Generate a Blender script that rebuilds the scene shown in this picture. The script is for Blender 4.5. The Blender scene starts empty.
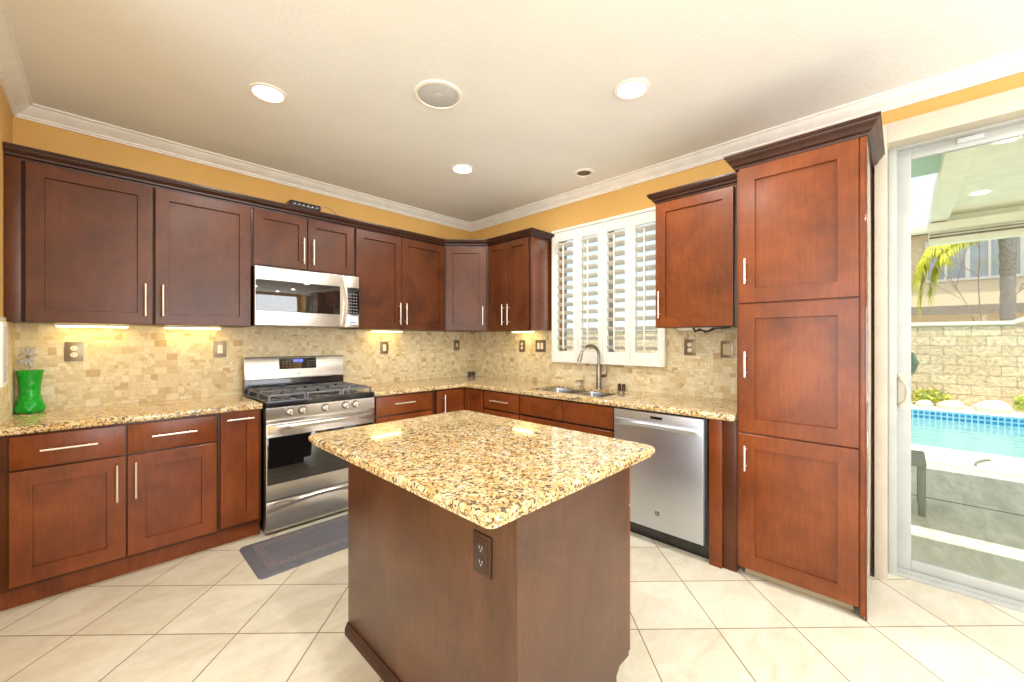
import bpy, bmesh, math, random
from mathutils import Vector, Matrix
random.seed(7)
PI = math.pi
SC = bpy.context.scene
COL = SC.collection

# ------------------------------------------------------------------ camera
cam_d = bpy.data.cameras.new('camera')
cam = bpy.data.objects.new('camera', cam_d); COL.objects.link(cam)
YAW = math.radians(44.17)
cam.location = (-3.176, -3.777, 1.340)
cam.rotation_euler = (PI / 2, 0, YAW - PI / 2)
cam_d.sensor_width = 36.0
cam_d.lens = 402.0 / 1024 * 36
cam_d.shift_x = -0.0005; cam_d.shift_y = -0.0005
cam_d.clip_start = 0.02; cam_d.clip_end = 200
SC.camera = cam

# ------------------------------------------------------------------ world, sun, view
w = bpy.data.worlds.new('world'); SC.world = w; w.use_nodes = True
nt = w.node_tree; nt.nodes.clear()
wo = nt.nodes.new('ShaderNodeOutputWorld'); bg = nt.nodes.new('ShaderNodeBackground')
sky = nt.nodes.new('ShaderNodeTexSky'); sky.sky_type = 'HOSEK_WILKIE'; sky.turbidity = 6
sky.sun_direction = (-0.24, -0.14, 0.96); sky.ground_albedo = 0.5
mixw = nt.nodes.new('ShaderNodeMixRGB'); mixw.inputs[0].default_value = 0.6
mixw.inputs[2].default_value = (0.95, 0.97, 1.0, 1)
nt.links.new(sky.outputs[0], mixw.inputs[1]); nt.links.new(mixw.outputs[0], bg.inputs[0])
bg.inputs[1].default_value = 1.4
nt.links.new(bg.outputs[0], wo.inputs[0])

def light(name, kind, loc, energy, color, rot=(0, 0, 0), size=None, size_y=None, angle=None, shape=None):
    d = bpy.data.lights.new(name, kind); d.energy = energy; d.color = color
    if kind == 'AREA':
        d.shape = shape or ('RECTANGLE' if size_y else 'SQUARE'); d.size = size
        if size_y: d.size_y = size_y
    if angle is not None: d.angle = angle
    if kind in ('SPOT', 'POINT') and size: d.shadow_soft_size = size
    o = bpy.data.objects.new(name, d); o.location = loc; o.rotation_euler = rot
    COL.objects.link(o); return o

sd = Vector((-0.25, -0.12, 1.0)).normalized()
sun = light('sun', 'SUN', (0, 0, 12), 5.2, (1.0, 0.95, 0.86), angle=0.01)
sun.rotation_euler = sd.to_track_quat('Z', 'Y').to_euler()
# daylight entering by the windows and the open side of the room behind the camera
DAY = (0.92, 0.97, 1.0)
light('daylight_rear_window', 'AREA', (-1.6, -6.60, 1.35), 105, DAY, (PI / 2 + 0.12, 0, 0), 2.6, 2.0)
light('daylight_left_window', 'AREA', (-7.0, -4.2, 1.25), 150, DAY, (0, -PI / 2 - 0.12, 0), 2.3, 4.0)
SC.view_settings.view_transform = 'Standard'; SC.view_settings.look = 'None'
SC.view_settings.exposure = 0.33; SC.view_settings.gamma = 1; SC.view_settings.use_curve_mapping = False
SC.cycles.max_bounces = 10; SC.cycles.diffuse_bounces = 6; SC.cycles.glossy_bounces = 5
SC.cycles.transparent_max_bounces = 16; SC.cycles.sample_clamp_indirect = 6
SC.cycles.caustics_reflective = False; SC.cycles.caustics_refractive = False
SC.cycles.use_denoising = True

# ------------------------------------------------------------------ materials
def lin(c):
    return tuple(((x / 255) / 12.92 if x / 255 <= 0.04045 else (((x / 255) + 0.055) / 1.055) ** 2.4) for x in c) + (1,)

class NT:
    def __init__(s, name):
        s.m = bpy.data.materials.new(name); s.m.use_nodes = True; s.t = s.m.node_tree
        s.b = s.t.nodes['Principled BSDF']; s.out = s.t.nodes['Material Output']
    def n(s, typ, **kw):
        nd = s.t.nodes.new(typ)
        for k, v in kw.items():
            if k.startswith('i_'): nd.inputs[k[2:].replace('_', ' ')].default_value = v
            else: setattr(nd, k, v)
        return nd
    def l(s, a, b): s.t.links.new(a, b)
    def coord(s, scale=(1, 1, 1), rot=(0, 0, 0), kind='Object'):
        tc = s.n('ShaderNodeTexCoord'); mp = s.n('ShaderNodeMapping')
        mp.inputs['Scale'].default_value = scale; mp.inputs['Rotation'].default_value = rot
        s.l(tc.outputs[kind], mp.inputs[0]); return mp.outputs[0]
    def world(s, scale=(1, 1, 1), rot=(0, 0, 0), loc=(0, 0, 0)):
        g = s.n('ShaderNodeNewGeometry'); mp = s.n('ShaderNodeMapping')
        mp.inputs['Scale'].default_value = scale; mp.inputs['Rotation'].default_value = rot; mp.inputs['Location'].default_value = loc
        s.l(g.outputs['Position'], mp.inputs[0]); return mp.outputs[0]
    def noise(s, vec, scale, detail=4, rough=0.6, dist=0):
        nd = s.n('ShaderNodeTexNoise'); nd.inputs['Scale'].default_value = scale
        nd.inputs['Detail'].default_value = detail; nd.inputs['Roughness'].default_value = rough
        nd.inputs['Distortion'].default_value = dist
        s.l(vec, nd.inputs['Vector']); return nd.outputs['Fac']
    def ramp(s, fac, stops, interp='LINEAR'):
        r = s.n('ShaderNodeValToRGB'); r.color_ramp.interpolation = interp; e = r.color_ramp.elements
        while len(e) < len(stops): e.new(0.5)
        for el, (p, c) in zip(e, stops): el.position = p; el.color = c
        s.l(fac, r.inputs[0]); return r.outputs[0]
    def mix(s, fac, a, b, mode='MIX'):
        m = s.n('ShaderNodeMixRGB', blend_type=mode)
        for inp, v in zip(m.inputs, (fac, a, b)):
            if hasattr(v, 'is_linked') or hasattr(v, 'links'): s.l(v, inp)
            else: inp.default_value = v
        return m.outputs[0]
    def bump(s, h, strength=0.2, dist=0.01):
        b = s.n('ShaderNodeBump'); b.inputs['Strength'].default_value = strength; b.inputs['Distance'].default_value = dist
        s.l(h, b.inputs['Height']); s.l(b.outputs[0], s.b.inputs['Normal'])
    def base(s, v):
        if hasattr(v, 'links'): s.l(v, s.b.inputs['Base Color'])
        else: s.b.inputs['Base Color'].default_value = v
    def set(s, **kw):
        for k, v in kw.items(): s.b.inputs[k.replace('_', ' ')].default_value = v
        return s

def plain(name, c, rough=0.5, metal=0.0, var=0.06, vs=8, bump=0, coat=0, **kw):
    t = NT(name); v = t.coord(); f = t.noise(v, vs)
    a = lin(c); lo = tuple(x * (1 - var) for x in a[:3]) + (1,); hi = tuple(min(1, x * (1 + var)) for x in a[:3]) + (1,)
    t.base(t.ramp(f, [(0.3, lo), (0.7, hi)])); t.set(Roughness=rough, Metallic=metal, Coat_Weight=coat)
    if bump: t.bump(t.noise(t.coord(), vs * 12, 3), bump, 0.004)
    for k, x in kw.items(): t.b.inputs[k.replace('_', ' ')].default_value = x
    return t.m

def wood(name, c1, c2, c3, rough=0.33, coat=0.35, crough=0.2):
    t = NT(name); v = t.world((1, 1, 1)); g = t.world((14, 14, 1.3))
    f1 = t.noise(v, 3.2, 5, 0.65, 0.6); f2 = t.noise(g, 5, 6, 0.7)
    col = t.ramp(f1, [(0.28, lin(c1)), (0.5, lin(c2)), (0.74, lin(c3))])
    gr = t.ramp(f2, [(0.3, (0.74, 0.74, 0.74, 1)), (0.62, (1.08, 1.08, 1.08, 1))])
    sp = t.ramp(t.noise(t.world((60, 60, 18)), 4, 2), [(0.33, (0.8, 0.8, 0.8, 1)), (0.45, (1, 1, 1, 1))])
    t.base(t.mix(0.5, t.mix(0.8, col, gr, 'MULTIPLY'), sp, 'MULTIPLY'))
    t.set(Roughness=rough, Coat_Weight=coat, Coat_Roughness=crough, Specular_IOR_Level=0.32)
    t.bump(f2, 0.04, 0.002)
    return t.m

def steel(name, c=(176, 176, 178), rough=0.24, axis='z', metal=1.0):
    t = NT(name); f = t.noise(t.world((2, 2, 2)), 3, 3); a = lin(c)
    t.base(t.ramp(f, [(0.3, tuple(x * 0.97 for x in a[:3]) + (1,)), (0.7, tuple(min(1, x * 1.02) for x in a[:3]) + (1,))]))
    t.set(Metallic=metal, Roughness=rough, Anisotropic=0.4)
    return t.m

def emit(name, c, s):
    t = NT(name); t.base(lin(c)); t.b.inputs['Emission Color'].default_value = lin(c); t.b.inputs['Emission Strength'].default_value = s
    return t.m

def glass(name, tint=(1, 1, 1), rough=0.0, refl=1.0):
    t = NT(name); t.t.nodes.remove(t.b)
    tr = t.n('ShaderNodeBsdfTransparent'); tr.inputs[0].default_value = tuple(tint) + (1,)
    gl = t.n('ShaderNodeBsdfGlossy'); gl.inputs['Roughness'].default_value = rough
    fr = t.n('ShaderNodeFresnel'); fr.inputs[0].default_value = 1.45
    mu = t.n('ShaderNodeMath', operation='MULTIPLY'); mu.inputs[1].default_value = refl; t.l(fr.outputs[0], mu.inputs[0])
    mx = t.n('ShaderNodeMixShader'); t.l(mu.outputs[0], mx.inputs[0]); t.l(tr.outputs[0], mx.inputs[1]); t.l(gl.outputs[0], mx.inputs[2])
    t.l(mx.outputs[0], t.out.inputs[0]); return t.m

M = {}
M['wood'] = wood('cherry_wood', (66, 32, 13), (84, 43, 19), (99, 54, 26), 0.36, 0.12)
M['wood_base'] = wood('cherry_wood_base', (94, 45, 15), (118, 58, 21), (136, 71, 29), 0.34, 0.16)
M['wood_dark'] = wood('cherry_wood_dark', (42, 21, 12), (54, 27, 16), (66, 35, 22), 0.4, 0.15)
M['wood_island'] = wood('island_wood', (62, 37, 24), (79, 50, 33), (96, 63, 43), 0.36, 0.4, 0.25)
M['wood_side'] = wood('cherry_wood_polished', (84, 40, 22), (104, 52, 28), (120, 64, 36), 0.16, 1.0, 0.04)
M['joint_dark'] = plain('patio_joint_dark', (26, 16, 13), 0.8)  # dark fill of the expansion joint in the patio
M['nickel'] = plain('brushed_nickel', (232, 226, 216), 0.38, 0.85)
M['faucet'] = plain('faucet_nickel', (150, 142, 132), 0.28, 1.0)
M['steel'] = steel('stainless_steel', (206, 202, 194), 0.27, 'z', 0.92)
M['steel_dw'] = steel('stainless_steel_dishwasher', (196, 200, 208), 0.34, 'z', 0.9)
M['steel_sink'] = steel('sink_steel', (180, 182, 184), 0.2, 'x')
M['black'] = plain('black_enamel', (22, 22, 24), 0.22, coat=0.5)
M['iron'] = plain('cast_iron', (112, 114, 118), 0.5, 0.3, var=0.2, vs=40)
M['blackglass'] = plain('black_glass', (14, 14, 16), 0.04, coat=1.0)
M['mwglass'] = plain('microwave_glass', (34, 29, 26), 0.03, 0.0, coat=1.0)
M['white'] = plain('white_trim_paint', (238, 236, 230), 0.4)
M['shutter'] = plain('shutter_white', (234, 234, 226), 0.4)
M['vinyl'] = plain('white_vinyl', (170, 173, 169), 0.35)
M['cream'] = plain('cream_paint', (194, 186, 168), 0.6, bump=0.05)
M['plate'] = plain('pewter_plate', (138, 124, 104), 0.35, 0.7)
M['bronze'] = plain('bronze_plate', (74, 54, 44), 0.35, 0.6)
M['socket_dark'] = plain('socket_dark', (50, 46, 48), 0.4)
M['ivory'] = plain('ivory_plastic', (236, 226, 204), 0.4)
M['almond'] = plain('almond_plastic', (206, 186, 148), 0.4)
M['cord'] = plain('black_cord', (24, 20, 18), 0.5)
M['amber'] = plain('amber_glass', (60, 34, 22), 0.12, coat=1)
M['rubber'] = plain('grey_rubber', (98, 100, 108), 0.6, var=0.12, vs=14, bump=0.3)
M['rubber_b'] = plain('grey_rubber_border', (116, 110, 114), 0.65, var=0.3, vs=46, bump=0.6)
M['grille'] = plain('speaker_grille', (190, 194, 196), 0.6, vs=60)
M['dark_grille'] = plain('dark_grille', (110, 98, 84), 0.6, 0.2, var=0.3, vs=50)
M['grout_strip'] = plain('toe_strip', (170, 156, 124), 0.6)
M['bulb'] = emit('lamp_glow', (255, 244, 225), 9)
M['strip'] = emit('strip_glow', (255, 222, 145), 14)
M['blue_led'] = emit('blue_display', (70, 90, 255), 3)
M['label_white'] = plain('label_white', (226, 230, 240), 0.5)
M['label_blue'] = plain('label_blue', (120, 130, 190), 0.5)
M['label_yellow'] = plain('label_yellow', (210, 190, 60), 0.5)
M['button'] = plain('keypad_grey', (104, 106, 110), 0.5)

# yellow wall paint
t = NT('golden_wall_paint'); f = t.noise(t.world(), 2.5, 3)
t.base(t.ramp(f, [(0.3, lin((212, 168, 94))), (0.7, lin((218, 176, 104)))])); t.set(Roughness=0.75)
t.bump(t.noise(t.world(), 90, 3), 0.12, 0.004); M['wall'] = t.m
# ceiling
t = NT('textured_ceiling_paint'); f = t.noise(t.world(), 1.5, 2)
t.base(t.ramp(f, [(0.3, lin((228, 230, 229))), (0.7, lin((234, 236, 235)))])); t.set(Roughness=0.85)
t.bump(t.noise(t.world(), 60, 4, 0.7), 0.5, 0.006); M['ceiling'] = t.m
# travertine backsplash: mixed sizes of small tumbled stones
def stone_tile(name, rot):
    t = NT(name); v = t.world((1, 1, 1), rot)
    def br(w_, h_, off, sq=2, mort=0.0012):
        b = t.n('ShaderNodeTexBrick'); b.offset = off; b.squash = 0.55; b.squash_frequency = sq; b.offset_frequency = 2
        b.inputs['Scale'].default_value = 1; b.inputs['Brick Width'].default_value = w_; b.inputs['Row Height'].default_value = h_
        b.inputs['Mortar Size'].default_value = mort; b.inputs['Mortar Smooth'].default_value = 0.3; b.inputs['Bias'].default_value = 0
        b.inputs['Color1'].default_value = (0, 0, 0, 1); b.inputs['Color2'].default_value = (1, 1, 1, 1); b.inputs['Mortar'].default_value = (0.5, 0.5, 0.5, 1)
        t.l(v, b.inputs['Vector']); return b
    a = br(0.066, 0.048, 0.5); b = br(0.043, 0.024, 0.35, 3)
    sel = t.ramp(t.noise(v, 6.5, 0), [(0.50, (0, 0, 0, 1)), (0.51, (1, 1, 1, 1))])
    val = t.mix(sel, a.outputs['Color'], b.outputs['Color']); mor = t.mix(sel, a.outputs['Fac'], b.outputs['Fac'])
    col = t.ramp(val, [(0.0, lin((186, 158, 110))), (0.07, lin((204, 184, 142))), (0.3, lin((214, 200, 162))), (0.6, lin((220, 208, 174))), (0.9, lin((228, 219, 192))), (1.0, lin((210, 192, 152)))])
    vein = t.ramp(t.noise(v, 38, 5, 0.7, 1.0), [(0.32, (0.82, 0.78, 0.7, 1)), (0.55, (1, 1, 1, 1))])
    col = t.mix(0.75, col, vein, 'MULTIPLY')
    t.base(t.mix(mor, col, lin((206, 188, 152)))); t.set(Roughness=0.5)
    inv = t.n('ShaderNodeMath', operation='SUBTRACT'); inv.inputs[0].default_value = 1; t.l(mor, inv.inputs[1])
    t.bump(inv.outputs[0], 0.5, 0.002); return t.m
M['tile_back'] = stone_tile('travertine_back', (-PI / 2, 0, 0))
M['tile_side'] = stone_tile('travertine_side', (-PI / 2, 0, -PI / 2)) if False else None
def swz(name):   # same stone for the walls that run along y: swap the axes instead of rotating
    src = M['tile_back'].copy(); src.name = name
    tr = src.node_tree
    g = [n for n in tr.nodes if n.type == 'NEW_GEOMETRY'][0]
    mp = [n for n in tr.nodes if n.type == 'MAPPING'][0]
    sp = tr.nodes.new('ShaderNodeSeparateXYZ'); cb = tr.nodes.new('ShaderNodeCombineXYZ')
    tr.links.new(g.outputs['Position'], sp.inputs[0])
    tr.links.new(sp.outputs['Y'], cb.inputs['X']); tr.links.new(sp.outputs['Z'], cb.inputs['Z'])
    tr.links.new(cb.outputs[0], mp.inputs[0]); return src
M['tile_side'] = swz('travertine_side')
# granite
def granite(name, sc=1.0):
    t = NT(name); v = t.world((sc, sc, sc))
    n1 = t.noise(v, 20, 5, 0.6, 0.8); col = t.ramp(n1, [(0.3, lin((196, 156, 94))), (0.45, lin((214, 184, 128))), (0.6, lin((226, 208, 166))), (0.75, lin((202, 170, 112)))])
    gold = t.ramp(t.noise(v, 30, 3, 0.6, 0.5), [(0.55, (0, 0, 0, 1)), (0.62, (1, 1, 1, 1))])
    col = t.mix(t.mix(0.75, (0, 0, 0, 1), gold), col, lin((184, 140, 84)))
    pale = t.ramp(t.noise(v, 21, 2, 0.5, 1.2), [(0.6, (0, 0, 0, 1)), (0.66, (1, 1, 1, 1))])
    col = t.mix(t.mix(0.7, (0, 0, 0, 1), pale), col, lin((236, 228, 206)))
    def vor(scale, thr, cval, col, amt, dst=0.02):
        vo = t.n('ShaderNodeTexNoise'); vo.inputs['Scale'].default_value = scale; vo.inputs['Detail'].default_value = 2.5; vo.inputs['Distortion'].default_value = 0.9
        t.l(v, vo.inputs['Vector'])
        msk = t.ramp(vo.outputs['Fac'], [(thr, (1, 1, 1, 1)), (thr + 0.03, (0, 0, 0, 1))])
        return t.mix(t.mix(amt, (0, 0, 0, 1), msk), col, lin(cval))
    col = vor(70, 0.415, (140, 112, 78), col, 0.7)
    col = vor(90, 0.415, (58, 52, 50), col, 0.9)
    col = vor(46, 0.37, (92, 84, 78), col, 0.9)
    t.base(col); t.set(Roughness=0.07, Coat_Weight=0.3, Coat_Roughness=0.03); return t.m
M['granite'] = granite('gold_granite')
# floor tile, laid on the diagonal
t = NT('cream_floor_tile'); s = 0.3685
v = t.world((1, 1, 1), (0, 0, PI / 4), (0, 0, 0))
# rotated by +45 deg: x' = (x-y)/sqrt2, y' = (x+y)/sqrt2
mp2 = t.n('ShaderNodeMapping'); mp2.inputs['Location'].default_value = (0.808 + 40 * s, 2.692 + 40 * s, 0); t.l(v, mp2.inputs[0])
b = t.n('ShaderNodeTexBrick'); b.offset = 0; b.squash = 1
b.inputs['Scale'].default_value = 1; b.inputs['Brick Width'].default_value = s; b.inputs['Row Height'].default_value = s
b.inputs['Mortar Size'].default_value = 0.003; b.inputs['Mortar Smooth'].default_value = 0.2; b.inputs['Bias'].default_value = 0
b.inputs['Color1'].default_value = (0, 0, 0, 1); b.inputs['Color2'].default_value = (1, 1, 1, 1)
t.l(mp2.outputs[0], b.inputs['Vector'])
n1 = t.noise(t.world((1, 2.2, 1), (0, 0, 0.4)), 3.5, 6, 0.65, 0.8); n2 = t.noise(t.world(), 22, 5, 0.7)
col = t.ramp(n1, [(0.3, lin((202, 194, 173))), (0.5, lin((213, 207, 188))), (0.7, lin((221, 216, 200)))])
col = t.mix(0.6, col, t.ramp(n2, [(0.3, (0.9, 0.87, 0.82, 1)), (0.6, (1, 1, 1, 1))]), 'MULTIPLY')
col = t.mix(0.12, col, b.outputs['Color'], 'SOFT_LIGHT')
t.base(t.mix(b.outputs['Fac'], col, lin((128, 108, 84)))); t.set(Roughness=0.3)
inv = t.n('ShaderNodeMath', operation='SUBTRACT'); inv.inputs[0].default_value = 1; t.l(b.outputs['Fac'], inv.inputs[1])
t.bump(inv.outputs[0], 0.3, 0.001); M['floor'] = t.m
# outdoors
t = NT('patio_concrete'); n1 = t.noise(t.world((1, 4, 1)), 2.2, 6, 0.7, 0.6)
t.base(t.ramp(n1, [(0.3, lin((158, 158, 142))), (0.55, lin((186, 186, 172))), (0.75, lin((206, 206, 194)))])); t.set(Roughness=0.7); M['concrete'] = t.m
M['coping'] = plain('pale_coping', (226, 216, 198), 0.8, bump=0.1)
M['pool_plaster'] = plain('aqua_plaster', (150, 212, 216), 0.7, var=0.1, vs=3)
t = NT('pool_water'); t.t.nodes.remove(t.b)
tr = t.n('ShaderNodeBsdfTransparent'); tr.inputs[0].default_value = (0.72, 0.96, 0.97, 1)
gl = t.n('ShaderNodeBsdfGlossy'); gl.inputs['Roughness'].default_value = 0.05
df = t.n('ShaderNodeBsdfDiffuse'); df.inputs[0].default_value = lin((168, 228, 230))
bp = t.n('ShaderNodeBump'); bp.inputs['Strength'].default_value = 0.35; bp.inputs['Distance'].default_value = 0.05
t.l(t.noise(t.world((1, 1, 1)), 5, 4), bp.inputs['Height']); t.l(bp.outputs[0], gl.inputs['Normal'])
fr = t.n('ShaderNodeFresnel'); fr.inputs[0].default_value = 1.33; t.l(bp.outputs[0], fr.inputs['Normal'])
m1 = t.n('ShaderNodeMixShader'); m1.inputs[0].default_value = 0.45; t.l(tr.outputs[0], m1.inputs[1]); t.l(df.outputs[0], m1.inputs[2])
m2 = t.n('ShaderNodeMixShader'); t.l(fr.outputs[0], m2.inputs[0]); t.l(m1.outputs[0], m2.inputs[1]); t.l(gl.outputs[0], m2.inputs[2])
t.l(m2.outputs[0], t.out.inputs[0]); M['water'] = t.m
def bricky(name, w_, h_, mort, c1, c2, mc, swap=True, rough=0.8, bumpy=0.0, msize=0.01, off=0.5):
    t = NT(name); g = t.n('ShaderNodeNewGeometry'); sp = t.n('ShaderNodeSeparateXYZ'); cb = t.n('ShaderNodeCombineXYZ')
    t.l(g.outputs['Position'], sp.inputs[0]); t.l(sp.outputs['Y'], cb.inputs['X']); t.l(sp.outputs['Z'], cb.inputs['Y'])
    b = t.n('ShaderNodeTexBrick'); b.offset = off; b.squash = 1
    for k, x in (('Scale', 1), ('Brick Width', w_), ('Row Height', h_), ('Mortar Size', msize), ('Bias', 0)): b.inputs[k].default_value = x
    b.inputs['Color1'].default_value = lin(c1); b.inputs['Color2'].default_value = lin(c2); b.inputs['Mortar'].default_value = lin(mc)
    t.l(cb.outputs[0], b.inputs['Vector'])
    n = t.noise(t.world(), 14, 5, 0.7)
    t.base(t.mix(0.7 if bumpy else 0.2, b.outputs['Color'], t.ramp(n, [(0.38, (0.55, 0.46, 0.36, 1)), (0.56, (1.05, 1.03, 1, 1))]), 'MULTIPLY'))
    t.set(Roughness=rough)
    if bumpy: t.bump(n, bumpy, 0.06)
    return t.m
M['block'] = bricky('split_face_block', 0.40, 0.205, 0.01, (238, 218, 182), (220, 196, 156), (186, 164, 132), bumpy=1.0, msize=0.010)
M['pooltile'] = bricky('blue_pool_tile', 0.08, 0.08, 0.01, (24, 110, 168), (40, 140, 190), (150, 200, 220), rough=0.2, msize=0.012, off=0)
M['stucco'] = plain('tan_stucco', (226, 208, 174), 0.85, bump=0.2)
M['roofgrey'] = plain('grey_roofing', (128, 118, 106), 0.8, var=0.2)
M['covercream'] = plain('patio_cover_cream', (236, 236, 220), 0.7)
M['teal'] = plain('teal_panel', (176, 212, 204), 0.5)
M['housewin'] = plain('house_window_glass', (176, 186, 194), 0.08, coat=1)
M['trunk'] = plain('palm_bark', (136, 128, 120), 0.9, var=0.35, vs=18, bump=0.6)
M['frond'] = plain('palm_leaf', (206, 204, 56), 0.6, var=0.35, vs=6)
M['shrub'] = plain('shrub_leaf', (176, 190, 50), 0.6, var=0.4, vs=10)
M['flower_y'] = plain('yellow_blossom', (236, 206, 50), 0.6)
M['twig'] = plain('dry_twig', (150, 128, 110), 0.9)
M['rock'] = plain('pale_rock', (206, 200, 192), 0.8, bump=0.4)
M['chairgrey'] = plain('chair_grey', (120, 124, 112), 0.6)
M['glass_door'] = glass('door_glass', (0.96, 0.98, 0.95), 0, 0.2)
M['glass_win'] = glass('window_glass', (0.95, 0.98, 1.0), 0, 0.8)
M['crystal'] = plain('clear_crystal', (236, 238, 236), 0.08, 0.0, coat=1, Transmission_Weight=0.55)
t = NT('green_glass'); t.base(lin((16, 200, 50))); t.set(Roughness=0.04, Transmission_Weight=0.45, IOR=1.3, Coat_Weight=0.5)
vo = t.n('ShaderNodeTexVoronoi'); vo.inputs['Scale'].default_value = 55; t.l(t.coord(), vo.inputs['Vector']); t.bump(vo.outputs['Distance'], 0.6, 0.01)
M['green'] = t.m

# ------------------------------------------------------------------ mesh helpers (all in world coordinates)
XW = lambda u, v, w: (u, v, w)
XA = lambda u, v, w: (u, -v, w)            # back wall: u = x, v = distance from the wall
XB = lambda u, v, w: (-v, -u, w)           # window wall: u = -y, v = distance from the wall
def XD(p1, p2):                            # any vertical plane through two points; v = outward (right-hand side)
    a = Vector((p1[0], p1[1])); d = (Vector((p2[0], p2[1])) - a); d.normalize(); n = Vector((d.y, -d.x))
    return lambda u, v, w: (a.x + d.x * u + n.x * v, a.y + d.y * u + n.y * v, w)

def new(): return bmesh.new()
def box(bm, u0, u1, v0, v1, w0, w1, X=XW, bev=0.0, seg=2):
    vs = [bm.verts.new(X(u, v, w_)) for w_ in (w0, w1) for v in (v0, v1) for u in (u0, u1)]
    fs = [bm.faces.new([vs[i] for i in q]) for q in ((0, 1, 3, 2), (4, 6, 7, 5), (0, 4, 5, 1), (2, 3, 7, 6), (0, 2, 6, 4), (1, 5, 7, 3))]
    bmesh.ops.recalc_face_normals(bm, faces=fs)
    if bev:
        es = list({e for f in fs for e in f.edges})
        bmesh.ops.bevel(bm, geom=es, offset=bev, segments=seg, affect='EDGES', profile=0.6)
    return bm
def prism(bm, pts, w0, w1, X=XW):
    a = [bm.verts.new(X(p[0], p[1], w0)) for p in pts]; b = [bm.verts.new(X(p[0], p[1], w1)) for p in pts]; n = len(pts)
    fs = [bm.faces.new(a[::-1]), bm.faces.new(b)] + [bm.faces.new([a[i], a[(i + 1) % n], b[(i + 1) % n], b[i]]) for i in range(n)]
    bmesh.ops.recalc_face_normals(bm, faces=fs); return bm
def profile_extrude(bm, prof, u0, u1, X=XW):      # prof: list of (v, w) extruded along u
    a = [bm.verts.new(X(u0, p[0], p[1])) for p in prof]; b = [bm.verts.new(X(u1, p[0], p[1])) for p in prof]; n = len(prof)
    fs = [bm.faces.new(a[::-1]), bm.faces.new(b)] + [bm.faces.new([a[i], a[(i + 1) % n], b[(i + 1) % n], b[i]]) for i in range(n)]
    bmesh.ops.recalc_face_normals(bm, faces=fs); return bm
def cyl(bm, p0, p1, r, n=14, r2=None):
    p0 = Vector(p0); p1 = Vector(p1); d = (p1 - p0).normalized(); r2 = r if r2 is None else r2
    a = d.orthogonal().normalized(); b = d.cross(a)
    c0 = [bm.verts.new(p0 + (a * math.cos(t) + b * math.sin(t)) * r) for t in [2 * PI * i / n for i in range(n)]]
    c1 = [bm.verts.new(p1 + (a * math.cos(t) + b * math.sin(t)) * r2) for t in [2 * PI * i / n for i in range(n)]]
    fs = [bm.faces.new(c0[::-1]), bm.faces.new(c1)] + [bm.faces.new([c0[i], c0[(i + 1) % n], c1[(i + 1) % n], c1[i]]) for i in range(n)]
    bmesh.ops.recalc_face_normals(bm, faces=fs); return bm
def tube(bm, pts, r, n=10):
    pts = [Vector(p) for p in pts]; rs = r if isinstance(r, (list, tuple)) else [r] * len(pts); rings = []
    t0 = (pts[1] - pts[0]).normalized(); a = t0.orthogonal().normalized()
    for i, p in enumerate(pts):
        t_ = (pts[min(i + 1, len(pts) - 1)] - pts[max(i - 1, 0)]).normalized()
        a = (a - t_ * a.dot(t_)).normalized(); b = t_.cross(a)
        rings.append([bm.verts.new(p + (a * math.cos(q) + b * math.sin(q)) * rs[i]) for q in [2 * PI * k / n for k in range(n)]])
    fs = [bm.faces.new(rings[0][::-1]), bm.faces.new(rings[-1])]
    for r0, r1 in zip(rings, rings[1:]):
        fs += [bm.faces.new([r0[i], r0[(i + 1) % n], r1[(i + 1) % n], r1[i]]) for i in range(n)]
    bmesh.ops.recalc_face_normals(bm, faces=fs); return bm
def lathe(bm, prof, c, n=32, axis='z', closed=True):   # prof: (radius, height) pairs around c
    rings = []
    for r, h in prof:
        ring = []
        for k in range(n):
            a = 2 * PI * k / n; x, y = r * math.cos(a), r * math.sin(a)
            p = {'z': (x, y, h), 'x': (h, x, y), 'y': (x, h, y)}[axis]
            ring.append(bm.verts.new((c[0] + p[0], c[1] + p[1], c[2] + p[2])))
        rings.append(ring)
    fs = []
    for r0, r1 in zip(rings, rings[1:]): fs += [bm.faces.new([r0[i], r0[(i + 1) % n], r1[(i + 1) % n], r1[i]]) for i in range(n)]
    if closed: fs += [bm.faces.new(rings[0][::-1]), bm.faces.new(rings[-1])]
    bmesh.ops.recalc_face_normals(bm, faces=fs); return bm
def sweep(bm, path, prof):                        # closed profile (outward offset, z) along a polyline; outward = right of travel
    P = [Vector(p) for p in path]; ring = []
    for i, p in enumerate(P):
        ns = []
        if i > 0: d = (P[i] - P[i - 1]).normalized(); ns.append(Vector((d.y, -d.x)))
        if i < len(P) - 1: d = (P[i + 1] - P[i]).normalized(); ns.append(Vector((d.y, -d.x)))
        m = ns[0] if len(ns) == 1 else (ns[0] + ns[1]) / (1 + ns[0].dot(ns[1]))
        ring.append([bm.verts.new((p.x + m.x * o, p.y + m.y * o, z)) for o, z in prof])
    n = len(prof); fs = [bm.faces.new(ring[0][::-1]), bm.faces.new(ring[-1])]
    for a, b in zip(ring, ring[1:]): fs += [bm.faces.new([a[i], a[(i + 1) % n], b[(i + 1) % n], b[i]]) for i in range(n)]
    bmesh.ops.recalc_face_normals(bm, faces=fs); return bm
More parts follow.
